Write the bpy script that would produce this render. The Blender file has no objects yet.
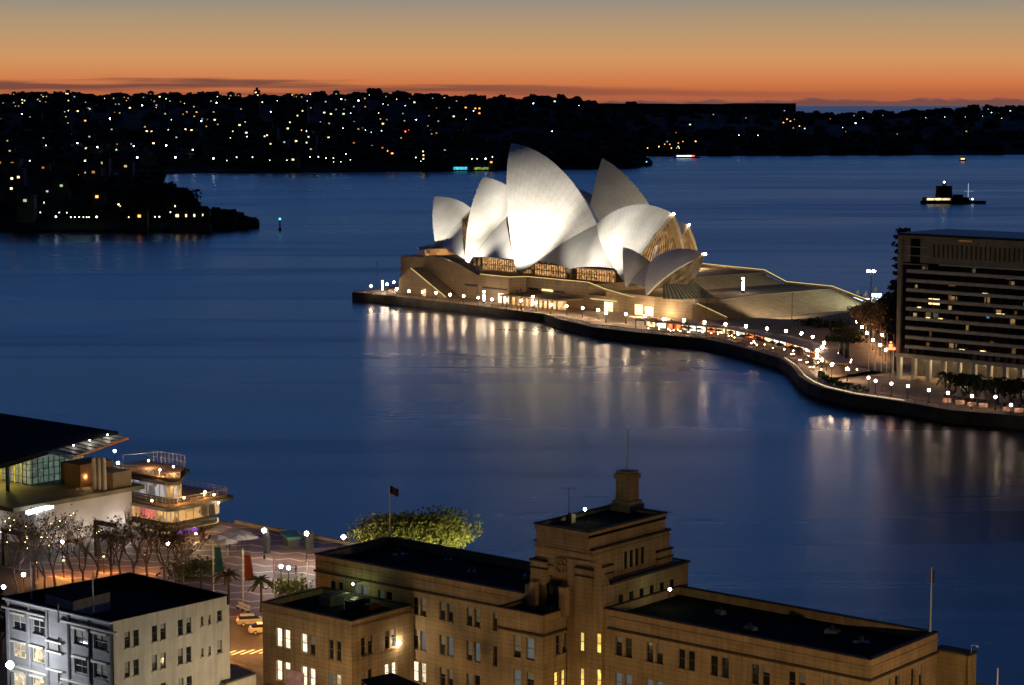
import bpy, math, random
from math import sin, cos, pi, radians, sqrt, atan2, acos
from mathutils import Vector, Matrix, noise

random.seed(7)
SC = bpy.context.scene
COL = SC.collection

def lin(r, g, b):
    f = lambda c: (c / 255.0 / 12.92) if c <= 10.3 else ((c / 255.0 + 0.055) / 1.055) ** 2.4
    return (f(r), f(g), f(b), 1.0)

# ------------------------------------------------------------------ camera
CAM_H, FOC = 86.0, 2100.0
PITCH = math.atan((342.5 - 101.0) / FOC)
cam_d = bpy.data.cameras.new("camera")
cam_d.sensor_width = 36.0
cam_d.lens = 36.0 * FOC / 1024.0
cam_d.clip_start = 1.0
cam_d.clip_end = 80000.0
cam = bpy.data.objects.new("camera", cam_d)
COL.objects.link(cam)
cam.location = (0, 0, CAM_H)
cam.rotation_euler = (pi / 2 - PITCH, 0, 0)
SC.camera = cam

# ------------------------------------------------------------------ render look
SC.view_settings.view_transform = 'Standard'
SC.view_settings.look = 'None'
SC.view_settings.gamma = 1.0
SC.view_settings.exposure = 0.0
SC.view_settings.use_curve_mapping = False
SC.cycles.use_denoising = True
SC.cycles.max_bounces = 5
SC.cycles.diffuse_bounces = 2
SC.cycles.glossy_bounces = 3
SC.cycles.sample_clamp_indirect = 3.0
SC.cycles.caustics_reflective = False
SC.cycles.caustics_refractive = False

# ------------------------------------------------------------------ dusk sky
wd = bpy.data.worlds.new("World")
SC.world = wd
wd.use_nodes = True
NT = wd.node_tree
NT.nodes.clear()
def wn(t, **k):
    n = NT.nodes.new(t)
    for a, b in k.items(): setattr(n, a, b)
    return n
def wm(op, a, b=None, clamp=False):
    n = wn('ShaderNodeMath', operation=op, use_clamp=clamp)
    for i, v in enumerate((a, b)):
        if v is None: continue
        if isinstance(v, (int, float)): n.inputs[i].default_value = v
        else: NT.links.new(v, n.inputs[i])
    return n.outputs[0]
def wramp(fac, stops):
    n = wn('ShaderNodeValToRGB')
    el = n.color_ramp.elements
    el[0].position, el[0].color = stops[0]
    el[1].position, el[1].color = stops[1]
    for p, c in stops[2:]:
        e = el.new(p); e.color = c
    NT.links.new(fac, n.inputs[0])
    return n.outputs[0]
def wmix(f, a, b):
    n = wn('ShaderNodeMix', data_type='RGBA')
    NT.links.new(f, n.inputs[0])
    for i, v in ((6, a), (7, b)):
        if isinstance(v, tuple): n.inputs[i].default_value = v
        else: NT.links.new(v, n.inputs[i])
    return n.outputs[2]
tc = wn('ShaderNodeTexCoord')
sep = wn('ShaderNodeSeparateXYZ')
NT.links.new(tc.outputs['Generated'], sep.inputs[0])
X, Y, Z = sep.outputs
t = wm('SQRT', wm('MAXIMUM', Z, 0.0))
dawn = wramp(t, [(0.0, lin(168, 94, 70)), (0.06, lin(184, 100, 64)), (0.095, lin(208, 122, 72)), (0.139, lin(210, 149, 96)),
                 (0.17, lin(192, 151, 108)), (0.196, lin(174, 149, 118)), (0.218, lin(150, 141, 128)), (0.25, lin(94, 114, 130)), (0.28, lin(80, 116, 156)),
                 (0.36, lin(68, 114, 176)), (0.5, lin(57, 104, 178)), (0.7, lin(22, 46, 94)), (1.0, lin(9, 16, 38))])
night = wramp(t, [(0.0, lin(14, 15, 20)), (0.2, lin(14, 16, 24)), (0.45, lin(14, 18, 32)), (1.0, lin(9, 16, 38))])
front = wm('SMOOTHSTEP', 0.0) if False else wm('MULTIPLY', wm('ADD', Y, 0.25), 1.1, clamp=True)
sky = wmix(front, night, dawn)
# long low cloud streaks over the left hills, and a far bank on the right horizon
cmb = wn('ShaderNodeCombineXYZ')
NT.links.new(wm('MULTIPLY', X, 9.0), cmb.inputs[0])
NT.links.new(wm('MULTIPLY', Z, 260.0), cmb.inputs[1])
nz = wn('ShaderNodeTexNoise'); nz.inputs['Scale'].default_value = 1.0; nz.inputs['Detail'].default_value = 5.0
NT.links.new(cmb.outputs[0], nz.inputs['Vector'])
n0 = nz.outputs[0]
band = wm('SUBTRACT', 1.0, wm('MULTIPLY', wm('ABSOLUTE', wm('SUBTRACT', Z, wm('SUBTRACT', 0.0052, wm('MULTIPLY', X, 0.011)))), 150.0), clamp=True)
leftw = wm('ADD', wm('MULTIPLY', X, -4.0), 0.75, clamp=True)
streak = wm('MULTIPLY', wm('MULTIPLY', wm('SUBTRACT', wm('ADD', n0, wm('MULTIPLY', band, 0.40)), 0.70), 6.0, clamp=True), leftw)
sky = wmix(wm('MULTIPLY', streak, 0.85), sky, lin(104, 66, 62))
nz2 = wn('ShaderNodeTexNoise'); nz2.inputs['Scale'].default_value = 1.0; nz2.inputs['Detail'].default_value = 4.0
cmb2 = wn('ShaderNodeCombineXYZ')
NT.links.new(wm('MULTIPLY', X, 60.0), cmb2.inputs[0]); NT.links.new(wm('MULTIPLY', Z, 200.0), cmb2.inputs[1])
NT.links.new(cmb2.outputs[0], nz2.inputs['Vector'])
top = wm('ADD', wm('MULTIPLY', nz2.outputs[0], 0.0075), wm('SUBTRACT', wm('MULTIPLY', X, 0.006), 0.0038))
bank = wm('MULTIPLY', wm('MULTIPLY', wm('SUBTRACT', top, Z), 900.0, clamp=True), wm('MULTIPLY', wm('ADD', Y, 0.0), 1.0, clamp=True))
sky = wmix(wm('MULTIPLY', bank, 0.85), sky, lin(104, 74, 74))
bg = wn('ShaderNodeBackground'); bg.inputs[1].default_value = 1.0
out = wn('ShaderNodeOutputWorld')
NT.links.new(sky, bg.inputs[0]); NT.links.new(bg.outputs[0], out.inputs[0])
SUN = None   # the sun is still below the horizon: no sun lamp

# ------------------------------------------------------------------ measuring helpers (surveying points of the place)
cp_, sp_ = cos(PITCH), sin(PITCH)
def ray(px, py):
    a = (px - 512.0) / FOC; b = -(py - 342.5) / FOC
    return Vector((a, cp_ + b * sp_, -sp_ + b * cp_))
def at(px, py, z):
    d = ray(px, py); k = (z - CAM_H) / d.z
    return Vector((d.x * k, d.y * k, z))
def atD(px, py, D):
    d = ray(px, py); k = D / d.y
    return Vector((d.x * k, D, CAM_H + d.z * k))
def on_wall(px, py, P, Q):
    d = ray(px, py); u = Vector((Q[0] - P[0], Q[1] - P[1])); L = u.length; u /= L
    n = Vector((-u.y, u.x)); k = (n.x * P[0] + n.y * P[1]) / (n.x * d.x + n.y * d.y)
    p = d * k
    return (p.x - P[0]) * u.x + (p.y - P[1]) * u.y, CAM_H + p.z

# ------------------------------------------------------------------ materials
MATS = {}
def nodes(name):
    m = bpy.data.materials.new(name); m.use_nodes = True
    nt = m.node_tree; p = nt.nodes['Principled BSDF']
    MATS[name] = m
    return m, nt, p
def mat(name, col, rough=0.7, var=0.25, scale=0.6, bump=0.0, metal=0.0, spec=0.25, streak=0.0, course=0.0):
    m, nt, p = nodes(name)
    p.inputs['Roughness'].default_value = rough
    p.inputs['Metallic'].default_value = metal
    p.inputs['Specular IOR Level'].default_value = spec
    c = Vector(col[:3])
    tcn = nt.nodes.new('ShaderNodeNewGeometry')
    nz = nt.nodes.new('ShaderNodeTexNoise'); nz.inputs['Scale'].default_value = scale; nz.inputs['Detail'].default_value = 6
    nt.links.new(tcn.outputs['Position'], nz.inputs['Vector'])
    rp = nt.nodes.new('ShaderNodeValToRGB')
    rp.color_ramp.elements[0].position = 0.3; rp.color_ramp.elements[1].position = 0.7
    rp.color_ramp.elements[0].color = (*(c * (1 - var)), 1); rp.color_ramp.elements[1].color = (*[min(1, x * (1 + var)) for x in c], 1)
    nt.links.new(nz.outputs[0], rp.inputs[0])
    o = rp.outputs[0]
    if streak:
        mp = nt.nodes.new('ShaderNodeMapping'); mp.inputs['Scale'].default_value = (1.6, 1.6, 0.12)
        nt.links.new(tcn.outputs['Position'], mp.inputs[0])
        n2 = nt.nodes.new('ShaderNodeTexNoise'); n2.inputs['Scale'].default_value = 1.0; n2.inputs['Detail'].default_value = 4
        nt.links.new(mp.outputs[0], n2.inputs['Vector'])
        r2 = nt.nodes.new('ShaderNodeMapRange'); r2.inputs[1].default_value = 0.4; r2.inputs[2].default_value = 0.7
        r2.inputs[3].default_value = 1.0; r2.inputs[4].default_value = 1 - streak
        nt.links.new(n2.outputs[0], r2.inputs[0])
        mx = nt.nodes.new('ShaderNodeMix'); mx.data_type = 'RGBA'; mx.blend_type = 'MULTIPLY'; mx.inputs[0].default_value = 1
        nt.links.new(o, mx.inputs[6]); nt.links.new(r2.outputs[0], mx.inputs[7]); o = mx.outputs[2]
    if course:
        sx = nt.nodes.new('ShaderNodeSeparateXYZ'); nt.links.new(tcn.outputs['Position'], sx.inputs[0])
        dv = nt.nodes.new('ShaderNodeMath'); dv.operation = 'DIVIDE'; dv.inputs[1].default_value = course
        nt.links.new(sx.outputs[2], dv.inputs[0])
        fr = nt.nodes.new('ShaderNodeMath'); fr.operation = 'FRACT'; nt.links.new(dv.outputs[0], fr.inputs[0])
        gt = nt.nodes.new('ShaderNodeMath'); gt.operation = 'LESS_THAN'; gt.inputs[1].default_value = 0.14; nt.links.new(fr.outputs[0], gt.inputs[0])
        ml = nt.nodes.new('ShaderNodeMath'); ml.operation = 'MULTIPLY'; ml.inputs[1].default_value = 0.35; nt.links.new(gt.outputs[0], ml.inputs[0])
        fl = nt.nodes.new('ShaderNodeMath'); fl.operation = 'FLOOR'; nt.links.new(dv.outputs[0], fl.inputs[0])
        wn1 = nt.nodes.new('ShaderNodeTexWhiteNoise'); wn1.noise_dimensions = '1D'; nt.links.new(fl.outputs[0], wn1.inputs['W'])
        ml2 = nt.nodes.new('ShaderNodeMath'); ml2.operation = 'MULTIPLY_ADD'; ml2.inputs[1].default_value = 0.14
        nt.links.new(wn1.outputs[0], ml2.inputs[0]); nt.links.new(ml.outputs[0], ml2.inputs[2])
        mx = nt.nodes.new('ShaderNodeMix'); mx.data_type = 'RGBA'
        nt.links.new(ml2.outputs[0], mx.inputs[0]); nt.links.new(o, mx.inputs[6]); mx.inputs[7].default_value = (*(c * 0.3), 1); o = mx.outputs[2]
    nt.links.new(o, p.inputs['Base Color'])
    if bump:
        bp = nt.nodes.new('ShaderNodeBump'); bp.inputs['Strength'].default_value = bump
        n3 = nt.nodes.new('ShaderNodeTexNoise'); n3.inputs['Scale'].default_value = scale * 4
        nt.links.new(tcn.outputs['Position'], n3.inputs['Vector'])
        nt.links.new(n3.outputs[0], bp.inputs['Height']); nt.links.new(bp.outputs[0], p.inputs['Normal'])
    return m
def glow(name, col, strength):
    m, nt, p = nodes(name)
    p.inputs['Base Color'].default_value = (0.02, 0.02, 0.02, 1)
    p.inputs['Emission Color'].default_value = col
    p.inputs['Emission Strength'].default_value = strength
    return m
def lit_interior(name, c1, c2, strength, scale=0.7, lo=0.15):
    """a lit room behind glass: uneven brightness from the lamps and furniture inside"""
    m, nt, p = nodes(name)
    p.inputs['Base Color'].default_value = (0.03, 0.02, 0.015, 1); p.inputs['Roughness'].default_value = 0.2
    g = nt.nodes.new('ShaderNodeNewGeometry')
    n = nt.nodes.new('ShaderNodeTexVoronoi'); n.inputs['Scale'].default_value = scale
    nt.links.new(g.outputs['Position'], n.inputs['Vector'])
    n2 = nt.nodes.new('ShaderNodeTexNoise'); n2.inputs['Scale'].default_value = scale * 1.7; nt.links.new(g.outputs['Position'], n2.inputs['Vector'])
    mx = nt.nodes.new('ShaderNodeMix'); mx.data_type = 'RGBA'
    nt.links.new(n2.outputs[0], mx.inputs[0]); mx.inputs[6].default_value = c1; mx.inputs[7].default_value = c2
    nt.links.new(mx.outputs[2], p.inputs['Emission Color'])
    mr = nt.nodes.new('ShaderNodeMapRange'); mr.inputs[1].default_value = 0.0; mr.inputs[2].default_value = 1.0
    mr.inputs[3].default_value = lo * strength; mr.inputs[4].default_value = strength
    sx = nt.nodes.new('ShaderNodeSeparateColor'); nt.links.new(n.outputs['Color'], sx.inputs[0])
    nt.links.new(sx.outputs[0], mr.inputs[0]); nt.links.new(mr.outputs[0], p.inputs['Emission Strength'])
    return m

# ------------------------------------------------------------------ mesh building
class MB:
    def __init__(s): s.v = []; s.f = []; s.m = []; s.uv = {}; s.cur = 0
    def add(s, vs, fs, uvs=None):
        o = len(s.v); s.v += [tuple(p) for p in vs]
        for i, f in enumerate(fs):
            if uvs: s.uv[len(s.f)] = uvs[i]
            s.f.append([o + k for k in f]); s.m.append(s.cur)
        return s
    def prism(s, poly, z0, z1):
        a = sum(poly[i][0] * poly[(i + 1) % len(poly)][1] - poly[(i + 1) % len(poly)][0] * poly[i][1] for i in range(len(poly)))
        if a < 0: poly = poly[::-1]
        n = len(poly)
        zz = z1 if isinstance(z1, (list, tuple)) else [z1] * n
        if isinstance(z1, (list, tuple)) and a < 0: zz = zz[::-1]
        vs = [(p[0], p[1], z0) for p in poly] + [(p[0], p[1], zz[i]) for i, p in enumerate(poly)]
        fs = [list(range(n))[::-1], list(range(n, 2 * n))] + [[i, (i + 1) % n, n + (i + 1) % n, n + i] for i in range(n)]
        return s.add(vs, fs)
    def box(s, c, sx, sy, sz, ang=0.0):
        """c = centre of the base"""
        ca, sa = cos(ang), sin(ang)
        pts = [(c[0] + ca * x - sa * y, c[1] + sa * x + ca * y) for x, y in ((-sx / 2, -sy / 2), (sx / 2, -sy / 2), (sx / 2, sy / 2), (-sx / 2, sy / 2))]
        return s.prism(pts, c[2], c[2] + sz)
    def bar(s, a, b, w, h):
        """rectangular bar from a to b (any direction)"""
        a, b = Vector(a), Vector(b); d = (b - a).normalized()
        up = Vector((0, 0, 1)) if abs(d.z) < 0.95 else Vector((1, 0, 0))
        x = d.cross(up).normalized() * w / 2; y = x.cross(d).normalized() * h / 2
        vs = [p + sx * x + sy * y for p in (a, b) for sx, sy in ((-1, -1), (1, -1), (1, 1), (-1, 1))]
        return s.add(vs, [[0, 1, 2, 3], [7, 6, 5, 4], [0, 4, 5, 1], [1, 5, 6, 2], [2, 6, 7, 3], [3, 7, 4, 0]])
    def tube(s, path, rad, n=8):
        path = [Vector(p) for p in path]
        if not isinstance(rad, (list, tuple)): rad = [rad] * len(path)
        vs, fs = [], []
        for i, p in enumerate(path):
            d = (path[min(i + 1, len(path) - 1)] - path[max(i - 1, 0)]).normalized()
            up = Vector((0, 0, 1)) if abs(d.z) < 0.9 else Vector((1, 0, 0))
            x = d.cross(up).normalized(); y = d.cross(x)
            for k in range(n):
                a = 2 * pi * k / n
                vs.append(p + (x * cos(a) + y * sin(a)) * rad[i])
        for i in range(len(path) - 1):
            for k in range(n):
                fs.append([i * n + k, i * n + (k + 1) % n, (i + 1) * n + (k + 1) % n, (i + 1) * n + k])
        fs.append(list(range(n))[::-1]); fs.append([(len(path) - 1) * n + k for k in range(n)])
        return s.add(vs, fs)
    def lathe(s, c, prof, n=16):
        vs, fs = [], []
        for r, z in prof:
            for k in range(n):
                a = 2 * pi * k / n; vs.append((c[0] + r * cos(a), c[1] + r * sin(a), c[2] + z))
        for i in range(len(prof) - 1):
            for k in range(n): fs.append([i * n + k, i * n + (k + 1) % n, (i + 1) * n + (k + 1) % n, (i + 1) * n + k])
        fs.append(list(range(n))[::-1]); fs.append([(len(prof) - 1) * n + k for k in range(n)])
        return s.add(vs, fs)
    def ball(s, c, r, seg=10, rings=6, sq=(1, 1, 1), jit=0.0):
        vs = [(c[0], c[1], c[2] - r * sq[2])]; fs = []
        for i in range(1, rings):
            a = pi * i / rings - pi / 2
            for k in range(seg):
                b = 2 * pi * k / seg; q = 1 + random.uniform(-jit, jit)
                vs.append((c[0] + r * q * sq[0] * cos(a) * cos(b), c[1] + r * q * sq[1] * cos(a) * sin(b), c[2] + r * q * sq[2] * sin(a)))
        vs.append((c[0], c[1], c[2] + r * sq[2])); T = len(vs) - 1
        for k in range(seg):
            fs.append([0, 1 + (k + 1) % seg, 1 + k])
            for i in range(rings - 2):
                o = 1 + i * seg; fs.append([o + k, o + (k + 1) % seg, o + seg + (k + 1) % seg, o + seg + k])
            o = 1 + (rings - 2) * seg; fs.append([o + k, o + (k + 1) % seg, T])
        return s.add(vs, fs)
    def leaf(s, c, r):
        """small randomly tilted leaf clump (two crossed quads)"""
        for _ in range(2):
            d = Vector((random.gauss(0, 1), random.gauss(0, 1), random.gauss(0, 1))).normalized()
            e = d.orthogonal().normalized(); g = d.cross(e)
            q = r * random.uniform(0.7, 1.3); c_ = Vector(c)
            s.add([c_ + e * q, c_ + g * q * 0.6, c_ - e * q, c_ - g * q * 0.6], [[0, 1, 2, 3]])
        return s
    def build(s, name, mats, parent=None, smooth=False, loc=None):
        base = Vector(loc) if loc is not None else (WL.get(parent.name, Vector()) if parent is not None else Vector())
        me = bpy.data.meshes.new(name)
        me.from_pydata([(p[0] - base.x, p[1] - base.y, p[2] - base.z) for p in s.v], [], s.f)
        if not isinstance(mats, (list, tuple)): mats = [mats]
        for m in mats: me.materials.append(m)
        me.polygons.foreach_set('material_index', s.m)
        if smooth: me.polygons.foreach_set('use_smooth', [True] * len(s.f))
        if s.uv:
            ul = me.uv_layers.new(name='UVMap')
            for i, p in enumerate(me.polygons):
                u = s.uv.get(i)
                if u:
                    for k, li in enumerate(p.loop_indices): ul.data[li].uv = u[k]
        me.update()
        o = bpy.data.objects.new(name, me); COL.objects.link(o)
        if parent is not None: o.parent = parent
        else: o.location = base
        WL[o.name] = base
        return o
WL = {}
def tag(o, label=None, cat=None, group=None, kind=None):
    if label: o['label'] = label
    if cat: o['category'] = cat
    if group: o['group'] = group
    if kind: o['kind'] = kind
    return o
def thing(name, label, cat, loc, group=None):
    o = bpy.data.objects.new(name, None); COL.objects.link(o)
    o.empty_display_size = 0.5
    o.location = loc; WL[o.name] = Vector(loc)
    return tag(o, label, cat, group)
def dup(root, loc, rotz=0.0, label=None, scale=1.0):
    r = root.copy(); COL.objects.link(r); r.location = loc; r.rotation_euler = (0, 0, rotz); r.scale = (scale,) * 3
    if label: r['label'] = label
    for ch in list(root.children):
        c = ch.copy(); COL.objects.link(c); c.parent = r
        for g in list(ch.children):
            d = g.copy(); COL.objects.link(d); d.parent = c
    return r
def lamp(name, loc, power, col=(1, 0.8, 0.55), r=0.3, parent=None, spot=None, target=None, blend=0.6):
    d = bpy.data.lights.new(name, 'SPOT' if spot else 'POINT')
    d.energy = power; d.color = col; d.shadow_soft_size = r
    o = bpy.data.objects.new(name, d); COL.objects.link(o)
    base = WL.get(parent.name, Vector()) if parent is not None else Vector()
    if parent is not None: o.parent = parent
    o.location = Vector(loc) - base
    if spot:
        d.spot_size = radians(spot); d.spot_blend = blend
        o.rotation_euler = (Vector(target) - Vector(loc)).to_track_quat('-Z', 'Y').to_euler()
    return o

M_dark = mat('dark_metal', (0.03, 0.03, 0.032), 0.5)
M_white_metal = mat('white_metal', (0.6, 0.6, 0.58), 0.4, 0.08)
M_concrete = mat('concrete', (0.22, 0.2, 0.17), 0.85, 0.2, 0.4)
G_cool = glow('cool_lamp', (1.0, 0.72, 0.45, 1), 175)
G_warm = glow('warm_lamp', (1.0, 0.72, 0.4, 1), 90)
# ================================================================== SETTING: water, hills, land
def water_material():
    m, nt, p = nodes('harbour_water')
    g = nt.nodes.new('ShaderNodeNewGeometry')
    def current(rot, sc, lo, hi):
        mp = nt.nodes.new('ShaderNodeMapping'); mp.inputs['Rotation'].default_value = (0, 0, radians(rot)); mp.inputs['Scale'].default_value = sc
        nt.links.new(g.outputs['Position'], mp.inputs[0])
        n = nt.nodes.new('ShaderNodeTexNoise'); n.inputs['Scale'].default_value = 1.0; n.inputs['Detail'].default_value = 6; n.inputs['Roughness'].default_value = 0.55
        n.inputs['Distortion'].default_value = 0.9
        nt.links.new(mp.outputs[0], n.inputs['Vector'])
        mr = nt.nodes.new('ShaderNodeMapRange'); mr.interpolation_type = 'SMOOTHSTEP'; mr.inputs[1].default_value = lo; mr.inputs[2].default_value = hi
        nt.links.new(n.outputs[0], mr.inputs[0]); return mr.outputs[0]
    def M(op, a, b, c=None):
        n = nt.nodes.new('ShaderNodeMath'); n.operation = op
        for i, v in enumerate((a, b, c)):
            if v is None: continue
            if isinstance(v, (int, float)): n.inputs[i].default_value = v
            else: nt.links.new(v, n.inputs[i])
        return n.outputs[0]
    broad = current(-66, (0.0013, 0.0055, 1), .34, .68)      # wide slicks drawn out along the tide
    fine = current(-80, (0.0022, 0.028, 1), .50, .66)         # thin pale wakes
    mixf = M('MULTIPLY_ADD', fine, .5, M('MULTIPLY', broad, .6))
    nt.links.new(M('MULTIPLY_ADD', mixf, .14, .24), p.inputs['Roughness'])
    nt.links.new(M('MULTIPLY_ADD', mixf, .56, 1.18), p.inputs['IOR'])
    p.inputs['Base Color'].default_value = (0.003, 0.008, 0.02, 1)
    mp2 = nt.nodes.new('ShaderNodeMapping'); mp2.inputs['Rotation'].default_value = (0, 0, radians(-20)); mp2.inputs['Scale'].default_value = (0.05, 0.12, 1)
    nt.links.new(g.outputs['Position'], mp2.inputs[0])
    n2 = nt.nodes.new('ShaderNodeTexNoise'); n2.inputs['Scale'].default_value = 1.0; n2.inputs['Detail'].default_value = 3
    nt.links.new(mp2.outputs[0], n2.inputs['Vector'])
    b = nt.nodes.new('ShaderNodeBump'); b.inputs['Strength'].default_value = 0.05; b.inputs['Distance'].default_value = 0.5
    nt.links.new(n2.outputs[0], b.inputs['Height']); nt.links.new(b.outputs[0], p.inputs['Normal'])
    return m
M_water = water_material()
w = MB(); w.add([(-30000, -300, 0), (30000, -300, 0), (30000, 36000, 0), (-30000, 36000, 0)], [[0, 1, 2, 3]])
tag(w.build('water', M_water), 'dark blue harbour water smoothed by a long exposure', 'water', kind='structure')

M_hill = mat('hillside_scrub', (0.04, 0.042, 0.034), 0.95, 0.4, 0.02, spec=.05)
M_wood = mat('dark_foliage', (0.045, 0.052, 0.034), 0.9, 0.4, 0.05)
def interp(tab, x):
    if x <= tab[0][0]: return tab[0][1]
    for (a, b), (c, d) in zip(tab, tab[1:]):
        if x <= c: return b + (d - b) * (x - a) / (c - a)
    return tab[-1][1]
class Hill:
    """a headland: shore line and crest line given along bearings, profile between"""
    def __init__(s, x0, x1, shore, crest, depth, step=8, power=0.75, back=500):
        s.x0, s.x1, s.shore, s.crest, s.depth, s.step, s.power, s.back = x0, x1, shore, crest, depth, step, power, back
    def point(s, x, k):
        p0 = at(x, interp(s.shore, x), 0.0); D0 = p0.y
        D1 = D0 + interp(s.depth, x); c = atD(x, interp(s.crest, x), D1)
        D = D0 + (D1 - D0) * k
        zc = max(c.z, 1.0)
        z = 1.5 + (zc - 1.5) * (max(k, 0.0) ** s.power)
        P = Vector(((x - 512) / FOC * D / cp_ * 1.0, D, z))
        P.x = c.x / c.y * D
        z *= 1
        P.z = z + (noise.noise(P * 0.008) * 0.10 * zc * min(1, k * 3) * (1 if k < 0.97 else 0.3))
        return P
    def build(s, name, label):
        m = MB(); n = int((s.x1 - s.x0) / s.step) + 1
        ks = [-0.001, 0.0, 0.04, 0.1, 0.18, 0.27, 0.36, 0.46, 0.56, 0.66, 0.76, 0.86, 0.94, 1.0]
        vs = []
        for i in range(n):
            x = s.x0 + i * s.step
            for k in ks:
                P = s.point(x, max(k, 0)); 
                if k < 0: P.z = -2
                vs.append(P)
            Q = s.point(x, 1.0); Q = Vector((Q.x, Q.y, Q.z)) * 1.0
            f = (Q.y + s.back) / Q.y; vs.append((Q.x * f, Q.y * f, -2))
        r = len(ks) + 1
        fs = [[i * r + j, (i + 1) * r + j, (i + 1) * r + j + 1, i * r + j + 1] for i in range(n - 1) for j in range(r - 1)]
        m.add(vs, fs)
        return tag(m.build(name, M_hill), label, 'hill', kind='structure')
    def hit(s, px, py):
        """ground point seen at a bearing/height (search along the slope)"""
        best = None
        for i in range(61):
            k = i / 60; P = s.point(px, k)
            dz = CAM_H - P.z; y = 101 + dz * FOC / P.y
            e = abs(y - py)
            if best is None or e < best[0]: best = (e, P)
        return best[1]
    def trees(s, label, n, r0, r1, kmin=0.02):
        m = MB()
        for i in range(n):
            x = random.uniform(s.x0, s.x1); k = random.choice((random.uniform(kmin, 1), random.uniform(0.9, 1.0), random.uniform(kmin, 0.25)))
            P = s.point(x, k); r = random.uniform(r0, r1)
            if k > 0.97: r *= random.choice((0.45, 0.6, 0.8))
            m.ball((P.x, P.y, P.z + r * 0.25), r, 9, 6, (random.uniform(.8, 1.3), 1, random.uniform(0.5, 1.0)), 0.34)
        return tag(m.build('woodland', M_wood), label, 'woodland', kind='stuff')

north = Hill(-200, 640, [(-200, 173), (150, 173), (330, 172), (500, 170.5), (560, 169), (610, 168), (632, 167.5), (640, 166)],
             [(-200, 99), (0, 98), (60, 99), (150, 99), (250, 99), (320, 97), (400, 96), (440, 99), (500, 102), (560, 104), (600, 110), (622, 132), (634, 160), (640, 166)],
             [(-200, 1300), (400, 1200), (560, 900), (610, 500), (640, 40)])
north.build('far_hills', 'dark wooded hills of the far northern shore scattered with lights')
north.trees('dark tree cover over the far northern hills', 1500, 6, 14)
east = Hill(500, 1150, [(500, 156), (640, 156), (660, 156), (700, 156), (1150, 154)],
            [(500, 108), (640, 109), (780, 112), (800, 116), (830, 118), (870, 117), (950, 113), (1024, 109), (1150, 107)],
            [(500, 1200), (800, 1400), (1150, 1500)])
east.build('eastern_hills', 'low dark hills of the eastern shore under the dawn sky')
east.trees('dark tree cover over the low eastern hills', 800, 7, 15)
# the sea cliff of the outer head: flat top, sheer end
hd = MB(); topv = []
for i in range(31):
    x = 420 + (796 - 420) * i / 30
    topv.append(atD(x, 104.2 - (0.7 if i > 24 else 0) + 0.4 * noise.noise(Vector((i * 0.7, 0, 0))) - max(0, (24 - i)) * 0.06, 8000))
vs = []
for p in topv: vs += [(p.x, p.y, -5), tuple(p), (p.x * 1.15, p.y * 1.15, p.z), (p.x * 1.15, p.y * 1.15, -5)]
fs = [[i * 4 + j, i * 4 + 4 + j, i * 4 + 5 + j, i * 4 + 1 + j] for i in range(30) for j in range(3)] + [[120, 121, 122, 123]]
hd.add(vs, fs)
tag(hd.build('sea_cliff', mat('cliff_rock', (0.016, 0.015, 0.018), 0.9, 0.3, 0.01)), 'flat topped dark sea cliff ending sharply at the open ocean', 'cliff', kind='structure')
# near northern point on the left
kirri = Hill(-200, 254, [(-200, 232), (0, 231.5), (120, 232), (200, 231), (236, 229), (254, 227.5)],
             [(-200, 160), (0, 166), (60, 170), (120, 174), (158, 180), (180, 193), (196, 206), (205, 216), (232, 220), (242, 226.8), (254, 227.8)],
             [(-200, 330), (120, 260), (190, 150), (228, 60), (242, 14), (254, 8)], step=6, power=0.6, back=200)
kirri.build('headland', 'dark wooded point reaching into the harbour on the left')
kirri.trees('dark tree cover on the near left point', 330, 3, 7, 0.1)

# ------------------------------------------------------------------ small lights and houses on the hills
pole = lambda m, P, h: m.tube([P, (P[0], P[1], P[2] + h)], 0.15, 5)
LC = {'w': ('cool white', (0.70, 0.82, 1.0, 1)), 'y': ('warm yellow', (1.0, 0.74, 0.34, 1)), 'o': ('orange', (1.0, 0.38, 0.08, 1)),
      'g': ('greenish', (0.62, 1.0, 0.62, 1)), 'r': ('red', (1.0, 0.08, 0.03, 1)), 'b': ('blue green', (0.1, 0.75, 1.0, 1))}
LP = {}
def small_lamp_mesh(c, big):
    key = (c, big)
    if key not in LP:
        r = {0: .55, 1: .85, 2: 0.36, 3: 0.58}[big]
        h = 15.0 if big < 2 else 8.0
        m = MB(); pole(m, (0, 0, 0), h); m.cur = 1; m.ball((0, 0, h + r * 0.7), r, 8, 6)
        nm = 'lamp_glow_%s_%d' % (LC[c][0].replace(' ', '_'), big)
        gm = glow(nm, LC[c][1], {'w': 11, 'y': 5.5, 'o': 5.5, 'g': 7, 'r': 4, 'b': 4}[c] * (1.9 if big == 1 else 1.0))
        me = bpy.data.meshes.new('street_lamp'); me.from_pydata(m.v, [], m.f)
        me.materials.append(M_dark); me.materials.append(gm); me.polygons.foreach_set('material_index', m.m)
        LP[key] = (me, h + r * 0.7)
    return LP[key]
def far_lamp(hill, px, py, c, big, where, grp):
    me, h = small_lamp_mesh(c, big)
    P = hill.hit(px, py)
    # the lamp head, not its foot, is what shows at this height
    Q = hill.hit(px, py + h * FOC / P.y)
    o = bpy.data.objects.new('street_lamp', me); COL.objects.link(o); o.location = Q; o.scale = (1, 1, 1) if big > 1 else (random.choice((.7, .85, 1, 1.1)),) * 3
    tag(o, 'distant %s street lamp %s' % (LC[c][0], where), 'street lamp', grp)
M_house = mat('house_wall', (0.2, 0.18, 0.15), 0.9, 0.3, 0.1)
M_roof = mat('house_roof', (0.035, 0.028, 0.026), 0.9)
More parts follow.
